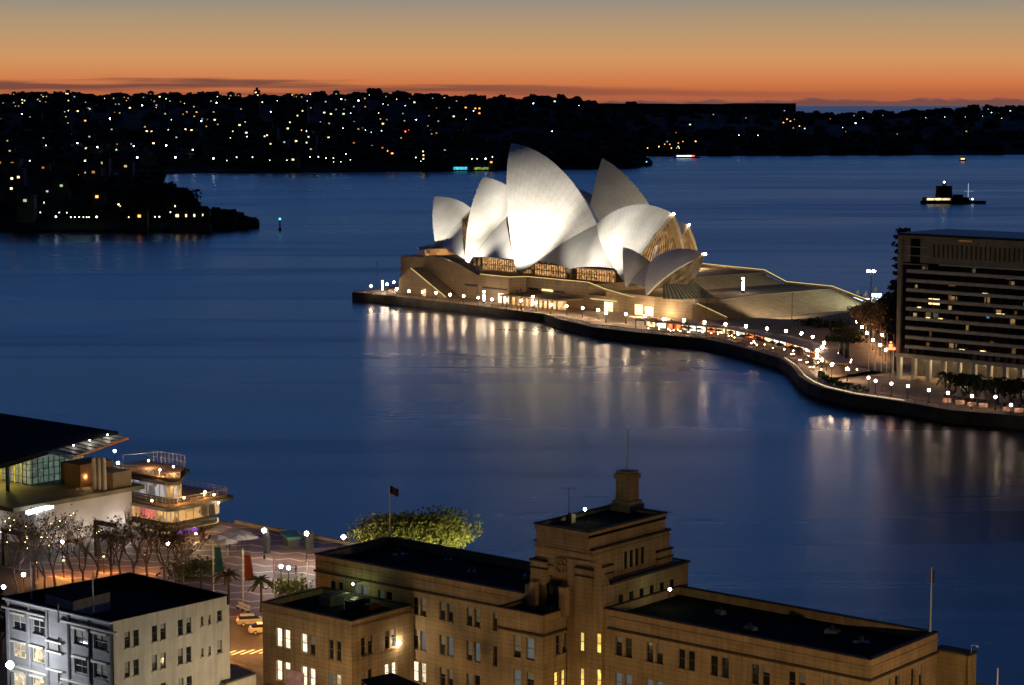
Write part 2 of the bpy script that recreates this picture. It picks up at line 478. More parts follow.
HW = {k: glow('house_window_' + k, LC[k][1], e) for k, e in (('y', 3.2), ('o', 3.0), ('w', 4.0), ('g', 2.5))}
HP = {}
def far_house(hill, px, py, c, where, grp, s=1.0):
    if (c, s) not in HP:
        r = thing('house', '', 'house', (0, 0, 0))
        m = MB(); m.box((0, 0, -3), 11 * s, 9 * s, 15, 0); b = m.build('wall', M_house, r)
        m = MB(); a, d, z = 5.9 * s, 4.9 * s, 12.0
        m.add([(-a, -d, z), (a, -d, z), (a, d, z), (-a, d, z), (-a * .5, 0, z + 3), (a * .5, 0, z + 3)], [[0, 1, 5, 4], [1, 2, 5], [2, 3, 4, 5], [3, 0, 4], [3, 2, 1, 0]])
        m.build('roof', M_roof, r)
        m = MB(); m.box((-1.5 * s, -4.56 * s, 8.2), 2.6 * s, 0.1, 1.7); m.build('lit_window', HW[c], r)
        HP[(c, s)] = r; first = True
    else: first = False
    r = HP[(c, s)]; P = hill.hit(px, py + 9.4 * FOC / hill.hit(px, py).y)
    lab = 'distant dark house with one %s lit window %s' % (LC[c][0], where)
    if first: r.location = P
    else: r = dup(r, P)
    tag(r, lab, 'house', grp)

A = [  # crop measurements: x, y, colour, size
 (65,155,'w',1),(330,182,'w',1),(205,155,'y',0),(375,112,'o',0),(381,120,'o',0),(428,138,'w',1),(455,114,'y',0),
 (500,118,'g',0),(555,130,'y',0),(605,183,'w',1),(515,180,'g',0),(505,205,'g',0),(557,203,'y',1),(588,235,'w',0),(652,132,'w',1),(655,112,'g',0),
 (700,210,'g',0),(742,238,'g',0),(790,130,'o',1),(815,148,'w',1),(817,195,'w',1),(835,120,'g',0),(765,125,'g',0),(935,108,'w',0),(880,107,'y',0),
 (925,117,'w',0),(945,228,'w',1),(922,218,'w',0),(907,216,'o',0),(15,232,'g',0),(135,250,'w',0),(230,245,'w',1),(290,258,'w',1),
 (322,252,'w',1),(347,262,'w',0),(400,255,'w',1),(435,250,'w',0),(498,262,'w',1),(578,265,'w',1),(410,298,'w',1),(525,298,'w',1),(640,298,'w',1),
 (680,308,'g',0),(710,310,'g',0),(758,312,'g',0),(810,316,'g',0),(862,320,'g',0),(957,322,'g',0),(980,322,'g',0),(1003,322,'g',0),(932,322,'g',0),
 (85,303,'w',0),(252,297,'g',1),(130,112,'y',0),(270,142,'w',0),(692,230,'y',0),(120,118,'g',0),(315,112,'y',0),(470,135,'y',0),(690,110,'y',0),(993,205,'o',0)]
for x, y, c, b in A: far_lamp(north, x / 3.012, 60 + y / 3.012, c, b, 'on the far wooded hillside', 'street lamps on the far hillside')
B = [(33,118,'w',1),(83,122,'w',1),(155,127,'w',0),(170,125,'y',0),(195,115,'y',0),(220,135,'g',0),(115,97,'g',0),(400,100,'r',0),(60,153,'w',0),(142,155,'g',0),
 (252,165,'w',1),(37,195,'w',0),(103,200,'w',0),(120,202,'g',0),(150,210,'g',0),(230,200,'r',0),(220,212,'r',1),(295,202,'r',0),(398,165,'g',0),(420,152,'w',0),
 (595,119,'w',1),(728,124,'w',0),(650,208,'w',0),(45,272,'w',0),(8,312,'g',0),(30,312,'g',0),(58,312,'g',0),(250,300,'g',0),(265,300,'g',0),
 (415,297,'w',0),(455,302,'w',1),(430,312,'g',0),(475,318,'g',0)]
for x, y, c, b in B: far_lamp(north, 330 + x / 2.926, 60 + y / 2.926, c, b, 'on the far wooded hillside', 'street lamps on the far hillside')
H = [(238,155,'y'),(260,183,'o'),(395,145,'y'),(485,112,'y'),(565,155,'o'),(595,157,'o'),(580,212,'y'),(445,213,'y'),(460,214,'y'),(480,213,'y'),(525,212,'y'),
 (650,178,'y'),(680,228,'y'),(725,195,'y'),(745,215,'y'),(980,160,'y'),(1000,160,'y'),(993,230,'y'),(895,240,'y'),(870,205,'y'),(465,250,'y'),
 (30,260,'y'),(45,262,'y'),(88,268,'y'),(35,295,'y'),(50,298,'o'),(145,308,'o'),(885,303,'y'),(262,262,'y'),(110,248,'g'),(740,185,'g'),(860,115,'g')]
for x, y, c in H: far_house(north, x / 3.012, 60 + y / 3.012, c, 'on the far wooded hillside', 'lit houses on the far hillside')
H = [(158,185,'y'),(338,110,'o'),(400,140,'o'),(365,165,'y'),(428,140,'o'),(440,143,'o'),(450,148,'o'),(440,156,'o'),(170,265,'o'),(185,268,'o'),(150,266,'y'),
 (43,155,'g'),(250,125,'y'),(97,198,'g'),(660,120,'g'),(475,298,'o')]
for x, y, c in H: far_house(north, 330 + x / 2.926, 60 + y / 2.926, c, 'on the far wooded hillside', 'lit houses on the far hillside')
C6 = [(200,222,'w',0),(255,218,'w',0),(375,188,'o',1),(390,203,'w',0),(500,193,'w',0),(537,187,'w',1),(558,167,'w',0),(740,162,'g',0),(795,165,'g',0),(855,159,'g',0),
 (905,157,'g',0),(930,150,'g',1),(960,170,'y',0),(25,245,'o',1),(38,238,'o',0),(75,236,'o',1),(5,262,'o',1),(28,266,'w',0),(20,270,'o',0)]
for x, y, c, b in C6: far_lamp(east, 670 + x / 2.893, 60 + y / 2.893, c, b, 'along the low eastern shore', 'street lamps of the eastern shore')
for x, y, c, b in ((905,270,'y',0),(930,266,'o',1),(963,268,'o',1),(980,275,'o',0),(995,262,'o',0),(1020,243,'o',0)):
    far_lamp(east, 330 + x / 2.926, 60 + y / 2.926, c, b, 'along the low eastern shore', 'street lamps of the eastern shore')
for x, y, c in ((340,170,'o'),(350,176,'o'),(365,172,'o'),(330,182,'o'),(985,146,'g'),(945,152,'y'),(60,185,'g')):
    far_house(east, 670 + x / 2.893, 60 + y / 2.893, c, 'on the low eastern shore', 'lit houses on the eastern shore')
K = [(80,392,'w',3),(130,430,'g',2),(97,445,'y',2),(118,462,'g',2),(175,458,'g',2),(198,460,'g',2),(210,467,'g',2),(222,475,'g',2),(235,482,'g',2),(248,490,'g',2),
 (258,497,'g',2),(165,493,'w',3),(288,493,'w',3),(265,500,'y',2),(355,435,'y',3),(360,440,'o',2),(487,430,'y',2),(527,440,'y',3),(512,455,'g',2),(548,442,'y',2),
 (593,448,'y',2),(478,487,'w',2),(603,495,'w',3),(465,500,'g',2),(385,498,'y',2),(235,345,'y',2)]
for x, y, c, b in K: far_lamp(kirri, x / 3.012, 60 + y / 3.012, c, b, 'among dark trees on the left point', 'lamps on the left point')
for x, y, c in ((298,410,'o'),(425,482,'o'),(375,408,'o'),(540,482,'y'),(565,482,'y'),(590,482,'y'),(615,480,'y')):
    far_house(kirri, x / 3.012, 60 + y / 3.012, c, 'among dark trees on the left point', 'lit houses on the left point', 0.75)

# many dim windows between the brighter ones
DW = {}
for i in range(150):
    hill = north if i < 118 else (kirri if i < 132 else east)
    x = random.uniform(0, 470) if i < 118 else (random.uniform(0, 150) if i < 132 else random.uniform(650, 1020)); k_ = random.uniform(.05, .98)
    c = random.choice('yyyogw'); P = hill.point(x, k_)
    if c not in DW:
        r = thing('house', 'faint small house with a dim %s window among far dark trees' % LC[c][0], 'house', P, 'faintly lit far houses'); DW[c] = r
        m = MB(); m.box(P + Vector((0, 0, -3)), 9, 8, 16); m.build('wall', M_house, r)
        m = MB(); m.lathe(P + Vector((0, 0, 13.01)), [(7, 0), (.3, 3)], 4); m.build('roof', M_roof, r)
        m = MB(); m.box(P + Vector((0, -4.06, 9.5)), 1.7, .1, 1.3); m.build('lit_window', glow('dim_window_' + c, LC[c][1], {'y': .8, 'o': .6, 'g': .7, 'w': .9}[c]), r)
    else: dup(DW[c], P, scale=random.uniform(.8, 1.3))
# individual trees that stand out on the left point
M_trunk = mat('bark', (0.06, 0.045, 0.032), 0.9, 0.3, 2)
def clump_tree(name, label, base, h, rw, leafmat, n, leaf, grp=None, cat='tree', squash=0.7, nblob=7):
    r = thing(name, label, cat, base, grp)
    b = Vector(base); m = MB()
    m.tube([b, b + Vector((0.02 * h, 0, h * 0.35)), b + Vector((0, 0, h * 0.72))], [h * .035, h * .026, h * .012], 7)
    cs = []
    for i in range(nblob):
        a = 2 * pi * i / nblob + random.uniform(-.4, .4); q = rw * random.uniform(.25, .62)
        c = b + Vector((q * cos(a), q * sin(a), h * random.uniform(.52, .8)))
        cs.append((c, rw * random.uniform(.38, .55)))
        m.tube([b + Vector((0, 0, h * .3)), b + (c - b) * 0.55 + Vector((0, 0, h * .1)), c], [h * .018, h * .012, h * .005], 5)
    m.build('trunk', M_trunk, r)
    cs.append((b + Vector((0, 0, h * .78)), rw * .5))
    m = MB()
    for i in range(n):
        c, q = random.choice(cs)
        d = Vector((random.gauss(0, 1), random.gauss(0, 1), random.gauss(0, 1))).normalized() * (random.random() ** 0.4) * q
        d.z *= squash
        m.leaf(c + d, leaf)
    m.build('crown', leafmat, r)
    return r
for i, (px, py, h, w) in enumerate(((160, 214, 25, 14), (186, 220, 24, 13), (152, 222, 22, 10), (136, 216, 22, 10), (118, 212, 20, 11), (206, 228, 10, 8), (242, 228.6, 8.5, 5.5),
                                    (228, 228.6, 7, 5), (100, 206, 22, 11), (75, 200, 20, 11), (45, 196, 22, 11), (20, 190, 20, 11))):
    P = kirri.hit(px, py); P.z -= 0.5
    lab = {0: 'tall dark tree near the tip of the left point', 1: 'wide crowned dark tree overhanging the tip of the left point', 5: 'low dark tree beside the lit strip on the left point',
           6: 'small sparse tree last before the bare tip of the left point', 7: 'small bushy tree near the bare tip of the left point'}.get(i, 'dark round tree rising from the wooded left point')
    clump_tree('tree', lab, P, h, w, M_wood, 420, 1.1, 'trees on the left point')
# apartment towers on the skyline and slopes
M_block = mat('tower_wall', (0.12, 0.11, 0.10), 0.85)
def tower_block(px, ybase, ytop, wpx, label, hill=north):
    P = hill.hit(px, ybase); D = P.y; h = (ybase - ytop) * D / FOC + 5; wd_ = wpx * D / FOC
    r = thing('apartment_tower', label, 'apartment tower', P, 'apartment towers on the far hills')
    m = MB(); m.box((P.x, P.y, P.z - 6), wd_, wd_ * .8, h + 6); m.build('wall', M_block, r)
    m = MB(); m.box((P.x, P.y, P.z + h + .003), wd_ * .4, wd_ * .4, 4); m.build('plant_room', M_block, r)
    m = MB()
    for i in range(3):
        m.box((P.x + random.uniform(-.35, .35) * wd_, P.y - wd_ * .4 - .06, P.z + h * random.uniform(.2, .9)), 1.6, .1, 1.4)
    m.build('lit_window', HW['y'], r)
tower_block(257, 112, 93, 6, 'slim dark tower block breaking the skyline above the hills')
tower_block(68, 106, 95, 9, 'dark stepped tower block on the left skyline')
tower_block(23, 108, 97, 8, 'small dark tower block at the far left skyline')
tower_block(297, 130, 108, 22, 'broad pale apartment slab on the upper hillside')
tower_block(268, 150, 132, 20, 'wide apartment block halfway down the hillside')
tower_block(310, 155, 138, 12, 'lower apartment block beside the shore lamps')
tower_block(425, 168, 147, 7, 'slim pale tower among lights near the far shore')
tower_block(15, 195, 175, 20, 'pale apartment block on the left point', kirri)
tower_block(98, 180, 172, 14, 'flat roofed block behind trees of the left point', kirri)
# ================================================================== Bennelong point: land, quay, opera house
OB = at(353, 292, 3.5); a_ = radians(38.47)
SV = Vector((sin(a_), -cos(a_), 0)); EV = Vector((cos(a_), sin(a_), 0))
def W(s, e, z=0.0):
    return Vector((OB.x + SV.x * s + EV.x * e, OB.y + SV.y * s + EV.y * e, z))
QUAY_PX = [(353,292),(405,297),(457,303),(503,308.5),(545,314),(561,319.5),(593,327),(640,332.5),(672,335.5),(704,338.5),(736,345.5),(760,352),(780,358),(792,366),(800,376),(809,382),(821,387),(851,394),(900,401),(951,410),(1024,416),(1120,424)]
QUAY = [at(x, y, 3.5) for x, y in QUAY_PX]
M_pave = mat('promenade_paving', (0.36, 0.26, 0.175), 0.7, 0.25, 0.5)
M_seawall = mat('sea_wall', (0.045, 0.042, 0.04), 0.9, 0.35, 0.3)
land = MB()
back = [at(1250, 424, 3.5), at(1250, 300, 3.5), W(330, 330, 0), W(230, 175, 0), W(120, 160), W(20, 150), W(-45, 110), W(-52, 75), W(-16, 38)]
poly = [(p.x, p.y) for p in QUAY] + [(p.x, p.y) for p in back]
land.prism(poly, -3.0, 3.5)
tag(land.build('promenade', M_pave), 'paved waterfront promenade around the opera house point', 'promenade', kind='structure')
fas = MB()
def inward(poly_, i):
    a, b = poly_[max(i - 1, 0)], poly_[min(i + 1, len(poly_) - 1)]
    d = Vector((b.x - a.x, b.y - a.y, 0)).normalized()
    return Vector((-d.y, d.x, 0))
def offset(i, d, z=3.5):
    p = QUAY[i] + inward(QUAY, i) * d; return Vector((p.x, p.y, z))
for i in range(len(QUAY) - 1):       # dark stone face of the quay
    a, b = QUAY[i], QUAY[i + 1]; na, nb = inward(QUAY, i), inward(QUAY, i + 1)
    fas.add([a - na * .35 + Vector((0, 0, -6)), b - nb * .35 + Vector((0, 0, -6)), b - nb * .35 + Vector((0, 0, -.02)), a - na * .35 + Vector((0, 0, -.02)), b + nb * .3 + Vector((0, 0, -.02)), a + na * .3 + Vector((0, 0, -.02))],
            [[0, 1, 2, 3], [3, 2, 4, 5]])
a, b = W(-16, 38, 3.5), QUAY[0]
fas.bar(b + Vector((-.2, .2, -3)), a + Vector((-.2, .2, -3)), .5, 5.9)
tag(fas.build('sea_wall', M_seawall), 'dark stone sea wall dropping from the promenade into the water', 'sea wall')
forec = MB()
fp = [W(186, 36), W(190, 130), W(215, 165), W(330, 160), at(905, 372, 3.5), at(880, 372, 3.5), at(835, 360, 3.5), at(826, 345, 3.5), at(790, 336, 3.5), at(740, 330, 3.5)]
forec.prism([(p.x, p.y) for p in fp], 3.4, 3.62)
tag(forec.build('forecourt', mat('forecourt_paving', (0.22, 0.16, 0.105), 0.85, 0.25, 0.3, spec=.1)), 'broad paved forecourt below the monumental steps', 'forecourt', kind='structure')

OH = thing('opera_house', 'white sail shelled opera house floodlit on its stone podium', 'opera house', W(70, 62, 3.5))
# ---- podium
M_pod = mat('podium_granite', (0.37, 0.27, 0.165), 0.75, 0.16, 0.25, streak=0.2, course=1.22)
M_deck = mat('podium_paving', (0.19, 0.145, 0.10), 0.85, 0.2, 0.3, spec=.1)
xy = lambda L: [(W(s, e).x, W(s, e).y) for s, e in L]
p = MB()
p.prism(xy([(84, 29), (121, 31), (121, 131), (60, 136), (60, 60), (84, 60)]), 3.5, 13.3)              # main terrace
p.prism(xy([(121, 31), (160, 31), (176, 36), (165, 80), (163, 127), (136, 128), (121, 128)]), 3.5, 9.4)       # south terrace
p.prism(xy([(64, 20), (84, 20), (84, 60), (64, 60)]), 3.5, 13.5)
def wall_prof(p, prof, e0, e1):
    n = len(prof)
    vs = [W(s, e0, z) for s, z in prof] + [W(s, e1, z) for s, z in prof]
    p.add(vs, [list(range(n)), list(range(n, 2 * n))[::-1]] + [[i, n + i, n + (i + 1) % n, (i + 1) % n] for i in range(n)])
wall_prof(p, [(15.5, 3.5), (64, 3.5), (64, 13.5), (50.8, 17.6), (38, 20.0), (27, 20.0), (17, 17.1)], 20, 26)
wall_prof(p, [(15.5, 3.5), (64, 3.5), (64, 13.2), (15.5, 13.2)], 26.01, 90)
wall_prof(p, [(16, 3.5), (52, 3.5), (50, 4.3), (26.6, 15), (23.7, 14.8), (16, 9.1)], 13, 19.99)
wall_prof(p, [(-12, 3.5), (15.49, 3.5), (15.49, 17.0), (-12, 17.0)], 34, 86)
wall_prof(p, [(10, 3.5), (60, 3.5), (60, 15), (20, 16.5), (10, 16.5)], 96, 140)
p.build('podium', M_pod, OH)
for (L, z) in (([(84.3, 29.3), (120.7, 31.3), (120.7, 130.7), (60.3, 135.7), (60.3, 60.3), (84.3, 60.3)], 13.3), ([(121.3, 31.3), (160, 31.3), (175.5, 36.3), (164.7, 80), (162.7, 126.7), (136.3, 127.7), (121.3, 127.7)], 9.4)):
    d = MB(); d.prism(xy(L), z + .004, z + .02); d.build('terrace', M_deck, OH)
# ---- monumental steps and the upper flight
st = MB()
N = 22
for i in range(N):
    k0, k1 = i / N, (i + 1) / N
    def L(k): return W(176 + (187 - 176) * k, 36 + 7 * k), W(163 + (185 - 163) * k, 127 + 2 * k)
    (a, b), (c, d) = L(k0), L(k1)
    z = 9.38 - (9.38 - 3.7) * (i + 1) / N
    m_ = lambda f: W(166 + 19.5 * f, 80)
    st.prism([(a.x, a.y), (m_(k0).x, m_(k0).y), (b.x, b.y), (d.x, d.y), (m_(k1).x, m_(k1).y), (c.x, c.y)], 3.4, z)
M_step = mat('step_granite', (0.27, 0.20, 0.13), 0.8, 0.18, 0.4, spec=.1)
st.build('steps', M_step, OH)
st = MB()
for i in range(16):
    k0, k1 = i / 16, (i + 1) / 16
    st.prism(xy([(121.01 + 15 * k0, 70), (121.01 + 15 * k0, 127), (121.01 + 15 * k1, 127), (121.01 + 15 * k1, 70)]), 9.43, 13.2 - 3.7 * (i + 1) / 16)
st.build('steps', M_step, OH)
# lit handrail lines along the podium edges (light strips under the coping)
G_strip = glow('rail_light', (1.0, 0.78, 0.28, 1), 1.5)
G_strip2 = glow('coping_light', (1.0, 0.8, 0.3, 1), 0.75)
def parapet(pts, h=1.0, g=G_strip):
    m = MB()
    for a, b in zip(pts, pts[1:]): m.bar(Vector(a) + Vector((0, 0, h / 2)), Vector(b) + Vector((0, 0, h / 2)), .35, h)
    o = m.build('parapet', M_pod, OH)
    m = MB()
    for a, b in zip(pts, pts[1:]): m.bar(Vector(a) + Vector((0, 0, h + .07)), Vector(b) + Vector((0, 0, h + .07)), .22, .12)
    m.build('light_strip', g, o)
parapet([W(64.3, 20.3, 13.5), W(83.7, 20.3, 13.5), W(84.3, 29.3, 13.3), W(120.5, 31.3, 13.3), W(131, 31.3, 11.3), W(146, 31.3, 9.42)], 0.9)
parapet([W(146.3, 31.3, 9.42), W(160, 31.3, 9.42), W(175.6, 36.4, 9.42), W(187.6, 43, 3.9)], 0.9)
parapet([W(60.5, 135.5, 13.3), W(85, 133.5, 13.3), W(120.5, 130.5, 13.3), W(136, 128, 9.42), W(163, 127, 9.42), W(185.5, 129.4, 3.8)], 0.9)
parapet([W(122, 69.6, 12.6), W(136, 69.6, 9.45)], 0.7)
parapet([W(122, 64, 12.6), W(134, 64, 9.45)], 0.7)
# external stair on the north west corner
m = MB(); m.bar(W(24, 12.6, 15.3), W(51, 12.6, 3.9), .7, .5); o = m.build('stair_rail', M_pod, OH)
m = MB(); m.bar(W(26, 12.3, 14.9), W(51, 12.3, 4.35), .25, .28); m.build('light_strip', G_strip2, o)
# windows and openings in the podium wall
M_void = mat('dark_opening', (0.012, 0.01, 0.009), 0.4)
G_room = lit_interior('warm_room', (1.0, 0.62, 0.28, 1), (1.0, 0.42, 0.12, 1), 1.9, 0.45, 0.25)
G_room_b = lit_interior('bright_room', (1.0, 0.8, 0.5, 1), (1.0, 0.6, 0.28, 1), 3.6, 0.5, 0.4)
def pod_open(name, s0, s1, z0, z1, e, mt):
    m = MB(); m.prism(xy([(s0, e - .08), (s1, e - .08), (s1, e + .02), (s0, e + .02)]), z0, z1); m.build(name, mt, OH)
pod_open('window', 54, 62, 9.0, 9.8, 20, M_void); pod_open('window', 66, 83, 8.8, 9.5, 20, M_void)
pod_open('doorway', 77, 84, 3.55, 7.4, 19.9, G_room_b); pod_open('doorway', 33, 36, 3.55, 6.6, 13, G_room)
pod_open('window', 86, 92, 9.0, 9.9, 29.1, M_void); pod_open('window', 94, 101, 9.1, 9.9, 29.2, glow('yellow_slot', (1, .75, .3, 1), 1.6)); pod_open('window', 102, 108, 8.8, 9.7, 29.4, M_void)
pod_open('window', 122.5, 138.5, 7.6, 8.1, 30.9, G_strip2); pod_open('doorway', 131, 136, 3.6, 7.2, 30.9, G_room_b)
pod_open('doorway', 149, 153.5, 3.7, 7.6, 30.9, G_room_b); pod_open('doorway', 155, 159.5, 3.7, 7.2, 30.9, G_room_b); lamp('concourse_lamp', W(156, 27, 6.5), 2500, (1, .72, .42), .4, OH); lamp('concourse_lamp', W(168, 29.5, 6), 2500, (1, .72, .42), .4, OH); lamp('concourse_lamp', W(135, 26, 6.5), 900, (1, .72, .42), .4, OH)
# colonnaded low building against the wall
m = MB(); m.prism(xy([(86, 13.5), (120, 16), (120, 28.8), (86, 28.8)]), 7.3, 7.9); o = m.build('colonnade_roof', M_pod, OH)
m = MB(); m.prism(xy([(87, 19), (119, 21), (119, 21.2), (87, 19.2)]), 3.55, 7.29); m.build('colonnade_glass', G_room, OH)
for i in range(13):
    m = MB(); q = W(87 + 2.65 * i, 14.3 + 2.5 * i / 12 * .9, 3.5); m.box(q, .55, .55, 3.79, a_); m.build('column', M_pod, OH)
# northern foyer nose under the smallest shell
nose = [(16, 28), (4, 30), (-7, 38), (-15, 50), (-17, 62), (-15, 74), (-7, 86), (4, 94), (16, 94)]
m = MB(); m.prism(xy(nose), 17.2, 18.0); m.build('foyer_deck', M_pod, OH)
m = MB(); m.prism(xy([(s + 3, 62 + (e - 62) * .86) for s, e in nose[1:-1]]), 18.02, 20.6); m.build('foyer_glass', lit_interior('foyer_glow', (1, .5, .16, 1), (.6, .26, .08, 1), .9, .3, .1), OH)
m = MB(); m.prism(xy([(s + 1, 62 + (e - 62) * .95) for s, e in nose[1:-1]]), 20.62, 21.0); m.build('foyer_roof', M_pod, OH)

# ---- shells: all cut from spheres, ribs fan out from each foot
def tile_material():
    m, nt, p = nodes('white_shell_tiles')
    p.inputs['Roughness'].default_value = 0.42
    uv = nt.nodes.new('ShaderNodeUVMap'); sx = nt.nodes.new('ShaderNodeSeparateXYZ'); nt.links.new(uv.outputs[0], sx.inputs[0])
    def M(op, a, b):
        n = nt.nodes.new('ShaderNodeMath'); n.operation = op
        for i, v in enumerate((a, b)):
            if isinstance(v, (int, float)): n.inputs[i].default_value = v
            else: nt.links.new(v, n.inputs[i])
        return n.outputs[0]
    u = M('FRACT', M('MULTIPLY', sx.outputs[0], 17.0), 0); ul = M('LESS_THAN', u, 0.10)
    tri = M('ABSOLUTE', M('SUBTRACT', u, 0.5), 0)
    v = M('FRACT', M('ADD', M('MULTIPLY', sx.outputs[1], 15.0), M('MULTIPLY', tri, 1.0)), 0); vl = M('LESS_THAN', v, 0.10)
    line = M('MAXIMUM', ul, vl)
    g = nt.nodes.new('ShaderNodeNewGeometry'); nz = nt.nodes.new('ShaderNodeTexNoise'); nz.inputs['Scale'].default_value = 0.12; nz.inputs['Detail'].default_value = 5
    nt.links.new(g.outputs['Position'], nz.inputs['Vector'])
    rp = nt.nodes.new('ShaderNodeValToRGB'); rp.color_ramp.elements[0].color = (.66, .63, .58, 1); rp.color_ramp.elements[1].color = (.82, .79, .74, 1)
    rp.color_ramp.elements[0].position = .3; rp.color_ramp.elements[1].position = .65
    nt.links.new(nz.outputs[0], rp.inputs[0])
    mx = nt.nodes.new('ShaderNodeMix'); mx.data_type = 'RGBA'; mx.inputs[7].default_value = (.44, .40, .34, 1)
    nt.links.new(M('MULTIPLY', line, 0.34), mx.inputs[0]); nt.links.new(rp.outputs[0], mx.inputs[6]); nt.links.new(mx.outputs[2], p.inputs['Base Color'])
    return m
M_tile = tile_material()
M_rib = mat('shell_rib_concrete', (0.42, 0.36, 0.28), 0.7, 0.12, 0.5)
class Shell:
    def __init__(s, e0, F, T, B, R):
        s.e0 = e0; f = Vector((F[0], -F[1], F[2])); t = Vector((T[0], 0, T[1])); b = Vector((B[0], 0, B[1]))
        ab, ac = t - f, b - f; n = ab.cross(ac)
        cc = f + (n.cross(ab) * ac.length_squared + ac.cross(n) * ab.length_squared) / (2 * n.length_squared)
        r = (cc - f).length; n.normalize(); k = sqrt(max(R * R - r * r, 0))
        c1, c2 = cc + n * k, cc - n * k; s.c = c1 if c1.y > c2.y else c2
        s.f, s.t, s.b, s.R = f, t, b, (s.c - f).length
        s.a0 = atan2(t.z - s.c.z, t.x - s.c.x); s.a1 = atan2(b.z - s.c.z, b.x - s.c.x); s.rr = sqrt((t.z - s.c.z) ** 2 + (t.x - s.c.x) ** 2)
    def ridge(s, k):
        x = s.a0 + (s.a1 - s.a0) * k
        return Vector((s.c.x + s.rr * cos(x), 0, s.c.z + s.rr * sin(x)))
    def pt(s, u, v):
        """u along the ridge (0 tip, 1 back), v from foot (0) to ridge (1); local coordinates, west half"""
        A, Bv = s.f - s.c, s.ridge(u) - s.c
        w_ = A.angle(Bv)
        if v <= 0: return s.f.copy()
        return s.c + (A * sin((1 - v) * w_) + Bv * sin(v * w_)) / sin(w_)
    def world(s, p, side=-1): return W(p.x, s.e0 + (p.y if side < 0 else -p.y), p.z)
    def build(s, th=1.3, nu=26, nv=22):
        for side in (-1, 1):
            m = MB(); vs = []; 
            for lay in (0, 1):
                for i in range(nu + 1):
                    for j in range(nv + 1):
                        q = s.pt(i / nu, max(j / nv, .02))
                        if lay: q = s.c + (q - s.c) * (1 - th / s.R); q.y = min(q.y, -.02)
                        vs.append(s.world(q, side))
            n1 = nv + 1; off = (nu + 1) * n1; fs, uv, mi = [], [], []
            def add(f, u_, mt):
                if side > 0: f = f[::-1]; u_ = u_[::-1]
                fs.append(f); uv.append(u_); mi.append(mt)
            for i in range(nu):
                for j in range(nv):
                    a, b, c, d = i * n1 + j, i * n1 + j + 1, (i + 1) * n1 + j + 1, (i + 1) * n1 + j
                    U = [(i / nu, j / nv), (i / nu, (j + 1) / nv), ((i + 1) / nu, (j + 1) / nv), ((i + 1) / nu, j / nv)]
                    add([a, b, c, d], U, 0); add([off + d, off + c, off + b, off + a], U[::-1], 1)
            for j in range(nv):
                for i, fl in ((0, 1), (nu, 0)):
                    a, b = i * n1 + j, i * n1 + j + 1
                    f = [a, off + a, off + b, b] if fl else [b, off + b, off + a, a]
                    add(f, [(0.5, 0.5)] * 4, 1)
            for i in range(nu):
                for j, fl in ((nv, 1), (0, 0)):
                    a, b = i * n1 + j, (i + 1) * n1 + j
                    f = [a, off + a, off + b, b] if fl else [b, off + b, off + a, a]
                    add(f, [(0.5, 0.5)] * 4, 1)
            m.add(vs, fs, uv); m.m = mi
            m.build('shell', [M_tile, M_rib], OH, smooth=False)
    def mouth_glass(s, mt, inset=2.0, vmin=0.06):
        """bronze glass wall hung inside the open mouth"""
        m = MB(); n = 14; vs = []; uv = []
        d = 1 if s.t.x < s.b.x else -1
        for j in range(n + 1):
            q = s.pt(0.10, vmin + (0.96 - vmin) * j / n)
            for k in range(13):
                f = -1 + 2 * k / 12
                vs.append(W(q.x + d * (.3 * inset + .8 * f * f), s.e0 + abs(q.y) * .9 * f, q.z - 1.5)); 
        fs = []
        for j in range(n):
            for k in range(12):
                fs.append([j * 13 + k, j * 13 + k + 1, j * 13 + 14 + k, j * 13 + 13 + k])
                uv.append([(k / 12, j / n), ((k + 1) / 12, j / n), ((k + 1) / 12, (j + 1) / n), (k / 12, (j + 1) / n)])
        m.add(vs, fs, uv); m.build('glass_wall', mt, OH)
def glass_mat(name, c, strength, bars):
    m, nt, p = nodes(name)
    p.inputs['Base Color'].default_value = (.02, .014, .01, 1); p.inputs['Roughness'].default_value = .15
    uv = nt.nodes.new('ShaderNodeUVMap'); sx = nt.nodes.new('ShaderNodeSeparateXYZ'); nt.links.new(uv.outputs[0], sx.inputs[0])
    def M(op, a, b):
        n = nt.nodes.new('ShaderNodeMath'); n.operation = op
        for i, v in enumerate((a, b)):
            if isinstance(v, (int, float)): n.inputs[i].default_value = v
            else: nt.links.new(v, n.inputs[i])
        return n.outputs[0]
    bar_ = M('GREATER_THAN', M('FRACT', M('MULTIPLY', sx.outputs[0], bars), 0), .38)
    g = nt.nodes.new('ShaderNodeNewGeometry'); nz = nt.nodes.new('ShaderNodeTexNoise'); nz.inputs['Scale'].default_value = .35; nt.links.new(g.outputs['Position'], nz.inputs['Vector'])
    nt.links.new(M('MULTIPLY', M('MULTIPLY', bar_, M('POWER', nz.outputs[0], 2.0)), strength * 4), p.inputs['Emission Strength'])
    p.inputs['Emission Color'].default_value = c
    return m
G_bronze = glass_mat('bronze_glass_lit', (1.0, .52, .18, 1), .3, 17)
G_bronze_dim = glass_mat('bronze_glass_dim', (1.0, .6, .25, 1), .16, 15)
